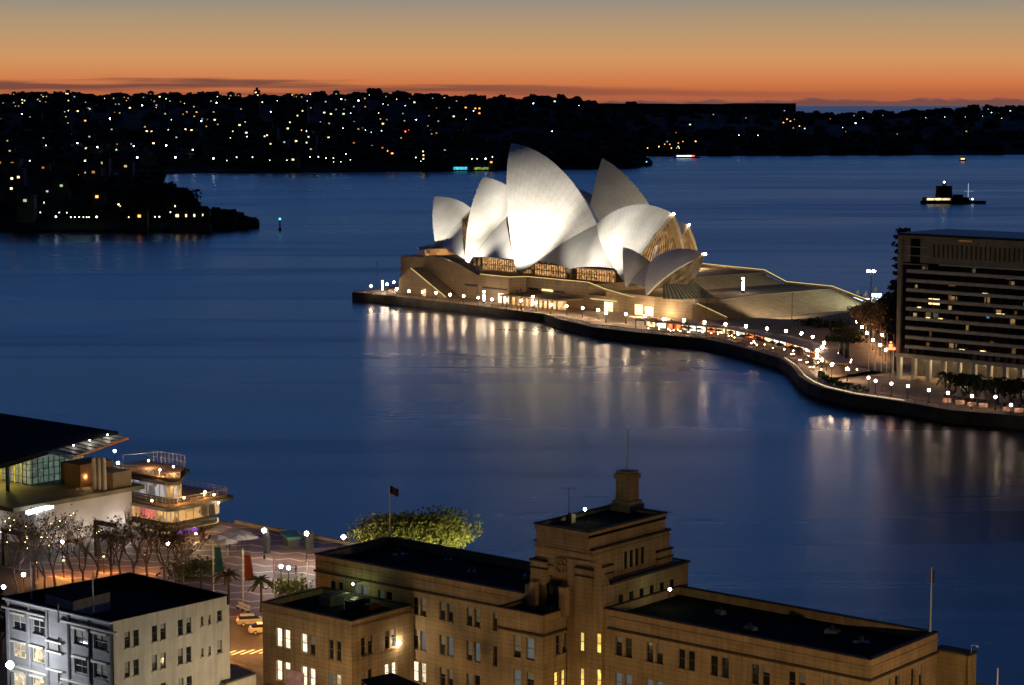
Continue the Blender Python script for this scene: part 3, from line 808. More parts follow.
def patch(pts, bulge, n=10, both=None):
    """triangular side shell bulging outwards between two neighbouring shells"""
    A, Bq, Cq = pts; m = MB(); nrm = (Bq - A).cross(Cq - A).normalized()
    if nrm.dot(-EV if both is None else both) < 0: nrm = -nrm
    vs, idx, fs = [], {}, []
    for i in range(n + 1):
        for j in range(n + 1 - i):
            a, b = i / n, j / n; c = 1 - a - b
            idx[i, j] = len(vs); vs.append(A * c + Bq * a + Cq * b + nrm * bulge * 4 * (a * b + b * c + c * a) / 1.34)
    uv = []
    for i in range(n):
        for j in range(n - i):
            fs.append([idx[i, j], idx[i + 1, j], idx[i, j + 1]]); uv.append([(.5, .03)] * 3)
            if i + j < n - 1: fs.append([idx[i + 1, j], idx[i + 1, j + 1], idx[i, j + 1]]); uv.append([(.5, .03)] * 3)
    m.add(vs, fs, uv); m.build('side_shell', M_tile, OH, smooth=True)
def hall(e0, A2, A1, A3, A4, M, glass):
    s2, s1, s3, s4 = [Shell(e0, *a) for a in (A2, A1, A3, A4)]
    for s in (s2, s1, s3, s4): s.build()
    s1.mouth_glass(glass)
    for s in (s2, s3, s4): s.mouth_glass(G_bronze_dim, 3.0)
    for side in (-1, 1):
        o = EV * side
        w = lambda s, u, v: s.world(s.pt(u, v), side)
        Bp = s2.world(s2.b, side); Mw = W(M[0], e0 + side * M[1], M[2])
        patch([w(s2, 1, .26), Bp, Mw], 1.6, both=o); patch([Mw, Bp, w(s1, 1, .2)], 1.6, both=o)
        patch([w(s3, 1, .16), w(s3, 1, .72), w(s2, 0.0, .10)], .8, both=o)
        patch([w(s4, 1, .12), w(s4, 1, .74), w(s3, 0.0, .09)], .8, both=o)
        c = MB(); c.tube([(Mw.x, Mw.y, 13.2), Mw], [.9, 1.3], 8); c.build('pillar', M_rib, OH)
    return s2, s1, s3, s4
SH = hall(62, ((70, 26.5, 13.2), (32.4, 67.7), (90, 34.9), 90), ((127, 17, 13.7), (137, 41.1), (90, 34.9), 75),
     ((28, 22, 13.3), (12, 52.3), (42, 43), 75), ((-2, 15, 18.3), (-24.5, 42.1), (4, 38), 75), (96, 20, 17.4), G_bronze)
SJ = hall(120, ((40, 22, 13.5), (26.3, 60.1), (66, 31), 110), ((80, 11, 14), (84.5, 32.1), (62, 32.3), 60),
     ((14, 19, 14), (6, 46), (30, 38), 75), ((-10, 13, 16), (-22, 36), (0, 32), 75), (70, 15, 16.5), G_bronze)
RS = Shell(42, (155, 11, 11.4), (176.3, 28.1), (145.3, 23.3), 50); RS.build(.8, 18, 16)
RN = Shell(42, (141, 9, 13.4), (129.3, 28.3), (145.3, 23.3), 50); RN.build(.8, 18, 16)
RS.mouth_glass(G_bronze_dim, 1.5, .2); RN.mouth_glass(G_bronze_dim, 1.5, .1)
patch([RS.world(RS.pt(1, .2)), RS.world(RS.pt(1, .95)), RN.world(RN.pt(1, .2))], .3)
# leaning glass skirt below the restaurant mouth
m = MB(); vs = []; uv = []; fs = []
for k in range(21):
    a = -1.25 + 2.5 * k / 20
    vs.append(W(160 + 6.5 * cos(a), 42 + 9 * sin(a), 16.2)); vs.append(W(161 + 15 * cos(a), 42 + 12.5 * sin(a), 11.0))
for k in range(20): fs.append([2 * k, 2 * k + 2, 2 * k + 3, 2 * k + 1]); uv.append([(k / 20, 1), ((k + 1) / 20, 1), ((k + 1) / 20, 0), (k / 20, 0)])
m.add(vs, fs, uv); m.build('glass_skirt', mat('ribbed_glass', (.09, .085, .06), .3, .3, .5), OH)
m = MB()
for k in range(1, 20): m.bar(vs[2 * k] + Vector((0, 0, .08)), vs[2 * k + 1] + Vector((0, 0, .08)), .25, .2)
m.build('skirt_ribs', mat('bronze_rib', (.32, .27, .18), .5), OH)
m = MB(); m.prism(xy([(131, 31.5), (160, 31), (177, 36.5), (178, 48), (168, 56), (131, 58)]), 9.43, 11.3); m.build('restaurant_plinth', M_pod, OH)
# warm foyer glass behind the arches of the side shells
for s0, s1, e0, z1 in ((72, 92, 43.5, 18.5), (97.5, 121, 45, 18.0), (33, 66, 46, 18.5), (4, 26, 51, 21.5)):
    m = MB(); zb = 13.32 if s0 > 20 else 17.8
    m.prism(xy([(s0, e0), (s1, e0), (s1, e0 + .2), (s0, e0 + .2)]), zb, z1); m.build('foyer_window', lit_interior('foyer_room_%d' % s0, (1, .55, .2, 1), (.5, .2, .06, 1), 1.3, 1.3, .12), OH)
    m = MB(); nb = int((s1 - s0) / 1.5)
    for k in range(nb + 1): q = s0 + (s1 - s0) * k / nb; m.bar(W(q, e0 - .15, zb), W(q, e0 - .15, z1), .28, .28)
    m.bar(W(s0, e0 - .15, z1), W(s1, e0 - .15, z1), .5, .5); m.bar(W(s0, e0 - .15, zb + 2.4), W(s1, e0 - .15, zb + 2.4), .25, .25); m.build('foyer_mullions', mat('bronze_mullion_%d' % s0, (.10, .055, .03), .5), OH)
lamp('mouth_lamp', W(142, 62, 15.5), 9000, (1, .7, .34), .6, OH); lamp('mouth_lamp', W(91, 120, 16.5), 6000, (1, .7, .34), .6, OH); lamp('mouth_lamp', W(168, 42, 15), 250, (1, .7, .34), .5, OH)
# small white lamps on the shell tips
for s in (SH[1], SJ[1], RS):
    m = MB(); q = s.world(s.t); m.ball((q.x, q.y, q.z + .1), .45, 8, 6); m.build('tip_lamp', G_cool, OH)

# ---- floodlights that wash the shells (masts on the broadwalk)
def flood(P, tgt, power, size, label, col=(1, .93, .8), hgt=6.0):
    P = Vector(P); b = Vector((P.x, P.y, 3.5 if P.z < 16 else P.z - hgt))
    r = thing('floodlight', label, 'floodlight', b)
    m = MB(); m.tube([b, P - Vector((0, 0, .5))], .1, 6); m.build('mast', M_dark, r)
    d = (Vector(tgt) - P).normalized()
    m = MB(); m.bar(P - d * .75, P - d * .3, .5, .4); m.build('lamp_housing', M_dark, r)
    lamp('flood_lamp', P, power, col, .25, r, size, tgt)
flood(W(90, -1, 13), W(62, 48, 41), 500000, 46, 'slim floodlight mast on the quay before the tallest shell')
flood(W(112, 2, 12), W(102, 47, 34), 130000, 46, 'slim floodlight mast on the quay before the podium colonnade')
flood(W(58, 0, 13), W(24, 46, 43), 330000, 31, 'slim floodlight mast on the quay by the north west stair')
flood(W(30, 28.5, 16.6), W(31, 46, 28), 34000, 110, 'short floodlight behind the podium edge below the middle northern shell', (1, .92, .76), 3.3)
flood(W(-3, 15, 15.9), W(-7, 52, 34), 110000, 46, 'floodlight mast at the northern tip of the broadwalk facing the smallest shell', (1, .92, .78))
flood(W(57, 24, 14.6), W(58, 46, 26), 16000, 95, 'short floodlight on the podium edge left of the tallest shell', (1, .9, .72), 1.1)
flood(W(116, 1, 13), W(116, 47, 32), 210000, 42, 'slim floodlight mast on the quay before the southern shell')
flood(W(98, 90, 17), W(44, 106, 42), 60000, 62, 'floodlight mast standing between the two halls on the podium', (1, .86, .64), 3.6)
flood(W(196, 24, 13), W(152, 38, 18), 22000, 50, 'short floodlight mast near the restaurant shells')
flood(W(205, 60, 14), W(170, 84, 6), 42000, 95, 'tall floodlight mast on the forecourt facing the monumental steps', (1, .86, .62))
flood(W(196, 124, 14), W(165, 100, 7), 34000, 95, 'tall floodlight mast on the forecourt at the far end of the steps', (.86, 1, .78))
# ================================================================== promenade furniture round the point
def make_lamp(name, label, grp, h, r, gm):
    t = thing(name, label, 'lamp', (0, 0, 0), grp)
    m = MB(); m.lathe((0, 0, 0), [(.22, 0), (.22, .5), (.1, .6), (.08, h - r)], 8); m.build('post', M_dark, t)
    m = MB(); m.ball((0, 0, h), r, 10, 7); m.build('globe', gm, t)
    return t
L_q = make_lamp('promenade_lamp', 'white globe lamp on a dark post along the opera house promenade', 'globe lamps along the promenade', 3.6, .44, G_cool)
LPX = [(371,286),(387,284),(394,282),(396.6,289),(409,291),(422.7,292),(436,293),(450,295),(463.6,296),(478,297.6),(492,299.5),(506.4,300),(521,300.6),(536,303),(551,305),(566.5,306),
 (582.6,308),(598,310),(606,313),(626,314),(645,316),(649,311),(664,319),(684,320),(704.6,322),(725.5,324),(746,326),(767,328.7),(786,331),(801.5,333.5),(812.7,336.8),
 (824,343),(822.5,347),(817.4,350.5),(817,355),(822,359.7),(832,364.4),(847.4,369),(868.5,377.7),(875.6,380.8),(891.4,383.6),(908,386),(929,390),(948,393),(972,396),(995.5,397),(1011,405)]
L_dim = None
for i, (x, y) in enumerate(LPX):
    P = at(x, y, 7.1); P.z = 3.5
    if i == 0: L_q.location = P
    elif x < 860: dup(L_q, P)
    else:
        if L_dim is None: L_dim = make_lamp('promenade_lamp', 'dimmer pinkish globe lamp on the quay before the apartment block', 'dim lamps before the apartments', 3.6, .42, glow('dim_globe', (1, .72, .60, 1), 20)); L_dim.location = P
        else: dup(L_dim, P)
# tall bright light columns
col0 = None
for i, (x, y, lab) in enumerate(((382.5, 292, 'tall glowing white light column near the north west corner of the quay'), (484, 303, 'tall glowing white light column in front of the lit doorway'),
                                 (533, 308, 'tall glowing white light column in front of the colonnade'), (743, 293, 'tall glowing white light column standing on the opera house terrace'))):
    z = 3.5 if i < 3 else 9.45
    P = at(x, y, z); P.z = z
    if col0 is None:
        col0 = thing('light_column', lab, 'light column', P, 'glowing light columns')
        m = MB(); m.lathe(P, [(.5, 0), (.5, .8), (.3, .9)], 8); m.build('base', M_dark, col0)
        m = MB(); m.lathe(P + Vector((0, 0, .9)), [(.35, 0), (.35, 2.8)], 8); m.build('light_tube', glow('tube_glow', (.8, .88, 1, 1), 14), col0)
        m = MB(); m.ball(P + Vector((0, 0, 4.6)), .4, 8, 6); m.build('globe', G_cool, col0)
    else: dup(col0, P, label=lab, scale=1.0 if i < 3 else 1.25)
# lower concourse: bars under a long curved awning by the water
M_awn = mat('awning_roof', (.30, .18, .11), .7, .25, .4)
sub = []
for i in range(6, 14):
    for k in range(4):
        f = k / 4; a, b = QUAY[i], QUAY[i + 1]; na, nb = inward(QUAY, i), inward(QUAY, i + 1)
        sub.append((a.lerp(b, f), na.lerp(nb, f).normalized()))
sub = sub[2:]
BAR = thing('waterside_bar', 'long curved row of lit bars under an awning beside the water', 'bar', sub[8][0])
def ribbon(m, lo, hi, z0, z1):
    for (p, n), (q, o) in zip(sub, sub[1:]):
        a, b, c, d = p + n * lo, q + o * lo, q + o * hi, p + n * hi
        m.prism([(a.x, a.y), (b.x, b.y), (c.x, c.y), (d.x, d.y)], z0, z1)
m = MB(); ribbon(m, 9, 16, 6.4, 6.7); m.build('awning', M_awn, BAR)
m = MB(); ribbon(m, 14.2, 15.8, 3.55, 6.38); m.build('back_wall', mat('bar_wall', (.2, .12, .08), .8), BAR)
cols_ = [lit_interior('bar_room_warm', (1, .6, .25, 1), (1, .75, .45, 1), 2.6, .9, .1), lit_interior('bar_room_red', (1, .12, .05, 1), (1, .4, .1, 1), 2.0, .9, .15), lit_interior('bar_room_white', (1, .85, .65, 1), (.8, 1, .7, 1), 3.2, .9, .1)]
for i in range(0, len(sub) - 1):
    if i > 22: break
    (p, n), (q, o) = sub[i], sub[i + 1]
    m = MB(); a, b = p + n * 14.1, q + o * 14.1; d = (b - a)
    a2, b2 = a + d * .08, a + d * .92
    m.add([(a2.x, a2.y, 3.9), (b2.x, b2.y, 3.9), (b2.x, b2.y, 6.1), (a2.x, a2.y, 6.1)], [[0, 1, 2, 3]])
    m.build('lit_front', cols_[(i * 7 // 3) % 3], BAR)
for i in range(0, len(sub), 2):
    p, n = sub[i]; m = MB(); m.tube([p + n * 9.4 + Vector((0, 0, .0)), p + n * 9.4 + Vector((0, 0, 2.9))], .12, 6); m.build('awning_post', M_dark, BAR)
# bright lower walkway edge light and hedge
def edge_rail(name, i0, i1, off, z, mt, label, cat, w=.25, h=.35):
    m = MB()
    for i in range(i0, i1): m.bar(offset(i, off, z), offset(i + 1, off, z), w, h)
    return tag(m.build(name, mt, loc=offset(i0, off, 3.5)), label, cat)
r = thing('quay_railing', 'low lit railing following the curved quay edge', 'railing', offset(12, 1.2))
m = MB()
for i in range(0, 19):
    m.bar(offset(i, .9, 4.5), offset(i + 1, .9, 4.5), .1, .1)
m.build('top_rail', M_dark, r)
m = MB()
for i in range(0, 19):
    a, b = offset(i, .9), offset(i + 1, .9); n = max(2, int((b - a).length / 4))
    for k in range(n): q = a.lerp(b, k / n); m.tube([q, q + Vector((0, 0, 1))], .06, 5)
m.build('rail_post', M_dark, r)
m = MB()
for i in range(12, 18): m.bar(offset(i, 1.6, 3.62), offset(i + 1, 1.6, 3.62), .3, .2)
m.build('light_strip', glow('walkway_strip', (1, .74, .4, 1), 1.0), r)
M_hedge = mat('hedge_leaves', (.05, .09, .025), .9, .5, 1.5)
m = MB()
for i in range(14, 17):
    a, b = offset(i, 6), offset(i + 1, 6)
    for k in range(120):
        q = a.lerp(b, random.random()); m.leaf(q + Vector((random.uniform(-.8, .8), random.uniform(-.8, .8), random.uniform(.1, 1.5))), .45)
tag(m.build('hedge', M_hedge, loc=offset(15, 6)), 'low clipped hedge between the lower walkway and the promenade', 'hedge')
# cafe umbrellas and tables crowd along the concourse
def make_umbrella(label, grp, col, r=1.7):
    t = thing('cafe_umbrella', label, 'umbrella', (0, 0, 0), grp)
    m = MB(); m.tube([(0, 0, 0), (0, 0, 2.6)], .05, 6); m.build('pole', M_dark, t)
    m = MB(); vs = [(0, 0, 3.1)] + [(r * cos(2 * pi * k / 8), r * sin(2 * pi * k / 8), 2.35) for k in range(8)] + [(0, 0, 2.95)]
    m.add(vs, [[0, 1 + k, 1 + (k + 1) % 8] for k in range(8)] + [[9, 1 + (k + 1) % 8, 1 + k] for k in range(8)]); m.build('canopy', col, t)
    return t
U1 = None
for i in range(26):
    p, n = sub[6 + (i * 23) // 26]
    q = p + n * random.uniform(4.5, 8) ; q.z = 3.5
    if U1 is None:
        U1 = make_umbrella('brown cafe umbrella on the lower walkway before the lit bars', 'umbrellas along the waterside bars', mat('umbrella_cloth', (.3, .19, .12), .8)); U1.location = q
    else: dup(U1, q)
# small warm table and bollard lamps crowding the bars
TLs = [None, None]
for i in range(64):
    p, n = sub[random.randrange(2, len(sub))]
    q = p + n * (random.uniform(3, 8.5) if i % 3 else random.uniform(17, 24)); q.z = 3.5; c = i % 2
    if TLs[c] is None:
        t = thing('table_lamp', ('small orange table lamp among the waterside bars', 'small pale table lamp among the waterside bars')[c], 'lamp', q, ('orange table lamps of the bars', 'pale table lamps of the bars')[c])
        m = MB(); m.tube([q, q + Vector((0, 0, 1.0))], .05, 5); m.build('stand', M_dark, t)
        m = MB(); m.ball(q + Vector((0, 0, 1.2)), .15, 7, 5); m.build('shade', glow('table_glow_%d' % c, ((1, .5, .2, 1), (1, .8, .6, 1))[c], 55), t); TLs[c] = t
    else: dup(TLs[c], q)
# people as small strolling figures
M_cloth = [mat('dark_clothes', (.04, .045, .06), .9), mat('red_jacket', (.35, .04, .03), .9), mat('pale_clothes', (.4, .36, .3), .9)]
def person(P, ang, mt, label, grp):
    """one continuous body, striding"""
    me = bpy.data.meshes.new('person')
    V = [(0, 0, .93), (0, 0, 1.15), (0, .01, 1.38), (0, .01, 1.5), (0, .03, 1.6), (0, .03, 1.74),
         (.1, 0, .88), (.11, .16, .48), (.11, .22, .06), (.11, .36, .03), (-.1, 0, .88), (-.11, -.06, .48), (-.11, -.24, .1), (-.11, -.12, .03),
         (.2, 0, 1.4), (.25, -.06, 1.12), (.23, .06, .88), (-.2, 0, 1.4), (-.25, .08, 1.12), (-.22, .2, .9)]
    E_ = [(0, 1), (1, 2), (2, 3), (3, 4), (4, 5), (0, 6), (6, 7), (7, 8), (8, 9), (0, 10), (10, 11), (11, 12), (12, 13), (2, 14), (14, 15), (15, 16), (2, 17), (17, 18), (18, 19)]
    R = [.15, .14, .16, .06, .095, .09, .1, .07, .045, .04, .1, .07, .045, .04, .07, .05, .04, .07, .05, .04]
    me.from_pydata(V, E_, [])
    o = bpy.data.objects.new('person', me); COL.objects.link(o)
    sk = o.modifiers.new('skin', 'SKIN'); me.skin_vertices.new() if not me.skin_vertices else None
    for i, q in enumerate(R): me.skin_vertices[0].data[i].radius = (q, q)
    me.skin_vertices[0].data[0].use_root = True
    ss = o.modifiers.new('sub', 'SUBSURF'); ss.levels = 1; ss.render_levels = 1
    me.materials.append(mt); o.location = P; o.rotation_euler = (0, 0, ang)
    return tag(o, label, 'person', grp)
PP = []
for i in range(24):
    if i < 16: x, y = random.choice(((700, 327), (760, 334), (805, 345), (812, 362), (845, 376), (870, 384), (660, 324), (730, 330)))
    else: x, y = random.choice(((240, 552), (225, 556), (300, 552), (285, 575), (250, 560)))
    z = 3.5 if i < 16 else 4.0
    P = at(x + random.uniform(-14, 14), y + random.uniform(-2, 2), z); P.z = z + (.12 if i < 16 else 0.01)
    c = random.choice((0, 0, 2)) 
    lab = ('person in %s clothes strolling on the lit promenade' if i < 16 else 'person in %s clothes walking near the pier umbrellas') % ('dark', '', 'pale')[c]
    if c not in [q[0] for q in PP]:
        o = person(P, random.uniform(0, 6), M_cloth[c], lab, 'people out walking'); PP.append((c, o))
    else:
        o = [q[1] for q in PP if q[0] == c][0].copy(); COL.objects.link(o); o.location = P; o.rotation_euler = (0, 0, random.uniform(0, 6)); o['label'] = lab; o['group'] = 'people out walking'
o = person(at(882, 391.5, 3.5), 1, M_cloth[1], 'person in a red jacket on the lower walkway by the railing', 'people out walking')

# ------------------------------------------------------------------ light mast, marquee, trees and flagpoles between forecourt and apartments
P = at(871, 340, 3.5); r = thing('light_mast', 'tall mast with two white floodlights behind the palm avenue', 'light mast', P)
tp = atD(871, 272, P.y)
m = MB(); m.tube([P, tp], [.25, .14], 8); m.build('mast', M_dark, r)
for dx in (-.9, .9): m = MB(); m.ball(tp + Vector((dx, -.2, .3)), .62, 10, 7, (1.1, .8, .7)); m.build('lamp_head', glow('mast_lamp_%d' % (dx > 0), (1, .9, .72, 1), 60), r)
M_tent = mat('marquee_cloth', (.75, .77, .8), .6, .05)
for i, (x, y, lab) in enumerate(((858, 303, 'white lit marquee nearest the steps'), (866, 304, 'white lit marquee beside the light mast'), (876, 299, 'small white lit marquee right of the light mast'))):
    P = at(x, y, 3.5)
    r = thing('marquee', lab, 'marquee', P, 'lit marquees by the far water'); m = MB()
    m.box((P.x, P.y, 3.5), 4, 4, 2.6); m.build('wall', glow('marquee_glow', (.62, .8, 1, 1), 2.6), r)
    m = MB(); m.lathe((P.x, P.y, 6.1), [(3, 0), (1.2, .9), (.1, 2.8)], 8); m.build('roof', M_tent, r)
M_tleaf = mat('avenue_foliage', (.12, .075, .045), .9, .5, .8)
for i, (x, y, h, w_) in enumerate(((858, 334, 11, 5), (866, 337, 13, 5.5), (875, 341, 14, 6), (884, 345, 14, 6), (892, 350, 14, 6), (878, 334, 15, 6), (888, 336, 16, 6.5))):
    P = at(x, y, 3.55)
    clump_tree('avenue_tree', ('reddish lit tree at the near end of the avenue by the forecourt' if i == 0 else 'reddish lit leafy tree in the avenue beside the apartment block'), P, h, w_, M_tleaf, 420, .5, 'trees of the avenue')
for i, (x, y) in enumerate(((862, 327), (867, 333), (873, 340), (880, 345), (857, 322), (886, 350), (868, 322), (882, 335))):
    q = at(x, y, 7.1); q.z = 3.5
    if i == 0: L_w = make_lamp('avenue_lamp', 'warm globe lamp among the avenue trees', 'warm lamps of the avenue', 3.6, .42, glow('avenue_glow', (1, .55, .26, 1), 260)); L_w.location = q
    else: dup(L_w, q)
for i, (x, y0, y1) in enumerate(((868.5, 332, 371), (875, 331, 371), (881, 330, 372), (886.5, 328, 373), (893, 327, 374))):
    P = at(x, y1, 3.5); tp = atD(x, y0, P.y)
    if i == 0:
        FP = thing('flagpole', 'plain white flagpole in the row beside the apartment block', 'flagpole', P, 'row of flagpoles beside the apartments')
        m = MB(); m.lathe(P, [(.3, 0), (.3, .3), (.14, .31), (.08, tp.z - 3.5)], 8); m.build('pole', M_white_metal, FP)
        m = MB(); m.ball(tp, .16, 6, 5); m.build('finial', M_white_metal, FP)
    else: dup(FP, P)
# dark low planting and vehicles on the forecourt edge
M_bush = mat('dark_bush', (.02, .024, .014), .9, .4, .6)
for i, (x, y) in enumerate(((824, 327), (836, 327), (845, 334), (812, 325), (856, 335), (852, 342), (838, 341))):
    P = at(x, y, 3.6); m = MB()
    for k in range(260): m.leaf(P + Vector((random.gauss(0, 2.0), random.gauss(0, 2.0), abs(random.gauss(.9, .7)))), .55)
    tag(m.build('shrub', M_bush, loc=P), 'dark low shrub at the back of the forecourt', 'shrub', 'dark shrubs of the forecourt')
for i, (x, y, lab) in enumerate(((841, 357, 'left one of the two dark advertising pillars on the forecourt'), (847, 358, 'right one of the two dark advertising pillars on the forecourt'))):
    P = at(x, y, 3.62); r = thing('advertising_pillar', lab, 'pillar', P, 'forecourt pillars')
    m = MB(); m.lathe(P, [(.9, 0), (.9, .3), (.75, .32), (.75, 4.3)], 12); m.build('drum', M_dark, r)
    m = MB(); m.lathe(P + Vector((0, 0, 4.32)), [(1.0, 0), (1.0, .25), (.2, .7)], 12); m.build('cap', M_dark, r)

# ------------------------------------------------------------------ apartment block on the right
T0 = at(894.5, 378, 3.5); T0.z = 3.5
ta = radians(47); TU = Vector((sin(ta), -cos(ta), 0)); TV = Vector((cos(ta), sin(ta), 0))
def TW(u, v, z): q = T0 + TU * u + TV * v; return Vector((q.x, q.y, z))
tx = lambda L: [(TW(u, v, 0).x, TW(u, v, 0).y) for u, v in L]
TB = thing('apartment_block', 'long dark apartment block with pale balcony bands above a colonnade', 'apartment block', TW(30, 10, 3.5))
M_tw = mat('block_render', (.40, .35, .27), .8, .15, .3, streak=.15)
M_tglass = mat('dark_glass', (.014, .013, .013), .2, .2, .2)
M_tband = mat('balcony_band', (.66, .60, .50), .75, .12, .4)
m = MB(); m.prism(tx([(1.5, 1.2), (70, 1.2), (70, 26), (1.5, 26)]), 10.6, 38.4); m.build('glazed_body', M_tglass, TB)
m = MB(); m.prism(tx([(0, 0), (70, 0), (70, 27), (0, 27)]), 10.0, 11.1); m.build('colonnade_beam', M_tband, TB)
m = MB(); m.prism(tx([(.6, .9), (70, .9), (70, 26.2), (.6, 26.2)]), 38.42, 46.4); m.build('attic_wall', M_tw, TB)
m = MB(); m.prism(tx([(0, .2), (70, .2), (70, 27), (0, 27)]), 46.42, 47.1); m.build('roof', M_dark, TB)
m = MB(); m.prism(tx([(14, .5), (70, .5), (70, 1.18), (14, 1.18)]), 38.0, 38.4); m.build('cornice', M_tband, TB)
m = MB(); m.prism(tx([(0, .4), (1.4, .4), (1.4, 26.5), (0, 26.5)]), 11.12, 46.3); m.build('end_pier', M_tw, TB)
m = MB(); m.prism(tx([(4.2, .7), (7.4, .7), (7.4, .88), (4.2, .88)]), 36.5, 45.5); o = m.build('stair_window', M_tglass, TB)
for z in (37.8, 40.4, 43.0): m = MB(); m.prism(tx([(1.45, .3), (10.5, .3), (10.5, .68), (1.45, .68)]), z, z + .22); m.build('ledge', M_tband, TB)
for i in range(9):
    z = 12.9 + 2.82 * i
    m = MB(); m.prism(tx([(3.6, -.35), (70, -.35), (70, 1.18), (3.6, 1.18)]), z, z + .95); o = m.build('balcony', M_tband, TB)
    m = MB(); m.bar(TW(3.7, -.3, z + 1.35), TW(70, -.3, z + 1.35), .06, .06); m.build('handrail', M_dark, o)
M_fin = mat('block_mullion', (.05, .045, .04), .6)
m = MB()
for i in range(26): m.prism(tx([(4.5 + 2.55 * i, .35), (4.65 + 2.55 * i, .35), (4.65 + 2.55 * i, 1.19), (4.5 + 2.55 * i, 1.19)]), 11.12, 37.9)
m.build('party_fins', M_fin, TB)
m = MB()
for i in range(24): m.prism(tx([(12 + 1.55 * i, .6), (12.35 + 1.55 * i, .6), (12.35 + 1.55 * i, .89), (12 + 1.55 * i, .89)]), 40.2, 44.2)
m.build('attic_louvres', mat('louvre', (.12, .10, .08), .7), TB)
for i in range(11):
    u = .9 + 5.1 * i; m = MB(); q = TW(u, 1.2, 3.5); m.box(q, 1.25, 1.25, 6.49, pi / 2 - ta); m.build('column', M_tband, TB)
m = MB(); m.prism(tx([(1, 9), (70, 9), (70, 9.3), (1, 9.3)]), 3.55, 9.9); m.build('arcade_glass', lit_interior('arcade_room', (1, .75, .4, 1), (.9, .6, .25, 1), .06, 1.5, .3), TB)
DIMW = [lit_interior('dim_room_%d' % i, c, c, e, .8, .4) for i, (c, e) in enumerate((((1, .62, .24, 1), .3), ((1, .5, .16, 1), .14), ((.8, .75, .4, 1), .12), ((1, .7, .3, 1), .7)))]
LWN = {}
for c, e in (('y', 2.2), ('o', .13), ('b', .4), ('w', 1.2)): LWN[c] = glow('apartment_light_' + c, LC[c][1], e)
for x, y, wpx, hpx, c in ((935.5, 301.5, 9, 6, 'y'), (964.5, 293.5, 3, 3, 'y'), (986, 294.5, 4, 3, 'y'), (920, 308, 3, 3, 'y'), (929, 318.5, 3, 3, 'y'), (941.5, 319.5, 3, 3, 'y'), (1001.5, 315.5, 6, 4, 'y'),
                           (989, 317, 2, 2, 'b'), (963, 350.5, 4, 3, 'y'), (984, 352, 4, 3, 'y'), (993, 343, 3, 4, 'o'), (1010, 278, 5, 2.5, 'o'), (953, 285, 6, 2, 'o'), (966, 241, 10, 1.2, 'o')):
    P_, Q_ = TW(0, 1.1, 0), TW(60, 1.1, 0)
    u, z = on_wall(x, y, P_, Q_); wm_, hm_ = wpx * .29 * 1.5, hpx * .29
    m = MB(); v = .45 if y > 260 else .6
    m.prism(tx([(u - wm_ / 2, v), (u + wm_ / 2, v), (u + wm_ / 2, v + .1), (u - wm_ / 2, v + .1)]), z - hm_ / 2, z + hm_ / 2); m.build('lit_window', LWN[c], TB)
rw = random.Random(5)
for i in range(22):
    u, fl = rw.uniform(5, 44), rw.randrange(9); z = 13.95 + 2.82 * fl; ww = rw.uniform(.7, 1.9)
    m = MB(); m.prism(tx([(u, .9), (u + ww, .9), (u + ww, 1.0), (u, 1.0)]), z, z + rw.uniform(.9, 1.6)); m.build('lit_window', rw.choice(DIMW), TB)
for i in range(5):
    q = TW(3 + 10 * i, 4.5, 8.6); lamp('arcade_lamp', q, 800, (1, .76, .42), .3, TB)
# red glowing sign at the foot of the end pier
P = at(893, 372, 3.5) ; q = TW(-1.2, -.5, 12.3)
r = thing('neon_sign', 'small red glowing sign at the corner of the apartment block', 'sign', TW(-1.2, -.5, 3.5))
m = MB(); m.tube([TW(-1.2, -.5, 3.5), q], .09, 6); m.build('post', M_dark, r)
m = MB(); m.bar(q + Vector((-1.4, 0, 0)), q + Vector((1.4, 0, 0)), .25, .7); m.bar(q + Vector((-.5, 0, .9)), q + Vector((.5, 0, .9)), .25, .9); m.ball(q + Vector((0, 0, 1.9)), .35, 6, 5); m.build('lit_letters', glow('neon_red', (1, .16, .05, 1), 5), r)
# palms, fig and stall canopies before the block
M_palm = mat('palm_fronds', (.06, .075, .03), .8, .4, 1)
def palm(name, label, P, h, fr, grp, n=18, droop=1.0):
    r = thing(name, label, 'palm tree', P, grp); P = Vector(P)
    m = MB(); m.tube([P, P + Vector((.1, 0, h * .5)), P + Vector((0, 0, h))], [.24, .19, .17], 7); m.build('trunk', M_trunk, r)
    m = MB()
    for i in range(n):
        a = 2 * pi * i / n + random.uniform(-.2, .2); el = random.uniform(-.1, 1.1); L = fr * random.uniform(.8, 1.1)
        d = Vector((cos(a), sin(a), 0)); s_ = Vector((-sin(a), cos(a), 0)); pts = []
        for k in range(6):
            f = k / 5; pts.append(P + Vector((0, 0, h)) + d * L * f * cos(el * (1 - f * .3)) + Vector((0, 0, L * (sin(el) * f - droop * .75 * f * f))))
        for k in range(5):
            wd_ = .42 * fr / 3 * (1 - (k / 5 - .35) ** 2)
            for sg in (-1, 1):
                a0, b0 = pts[k], pts[k + 1]
                m.add([a0, b0, b0 + s_ * sg * wd_ - Vector((0, 0, wd_ * .5)), a0 + s_ * sg * wd_ * .8 - Vector((0, 0, wd_ * .5))], [[0, 1, 2, 3]])
    m.build('fronds', M_palm, r)
    return r
pal = None
for i, (x, y) in enumerate(((945, 398), (955, 399), (966, 402), (975, 405), (985, 405), (998, 407), (1010, 408), (1020, 409))):
    P = at(x, y - 2, 3.55)
    if pal is None: pal = palm('palm_tree', 'feathery palm before the colonnade of the apartment block', P, 6.2, 3.4, 'palms before the colonnade')
    else: dup(pal, P, random.uniform(0, 6), scale=random.uniform(.85, 1.15))
M_tleaf2 = mat('fig_leaves', (.03, .035, .018), .9, .4, .7)
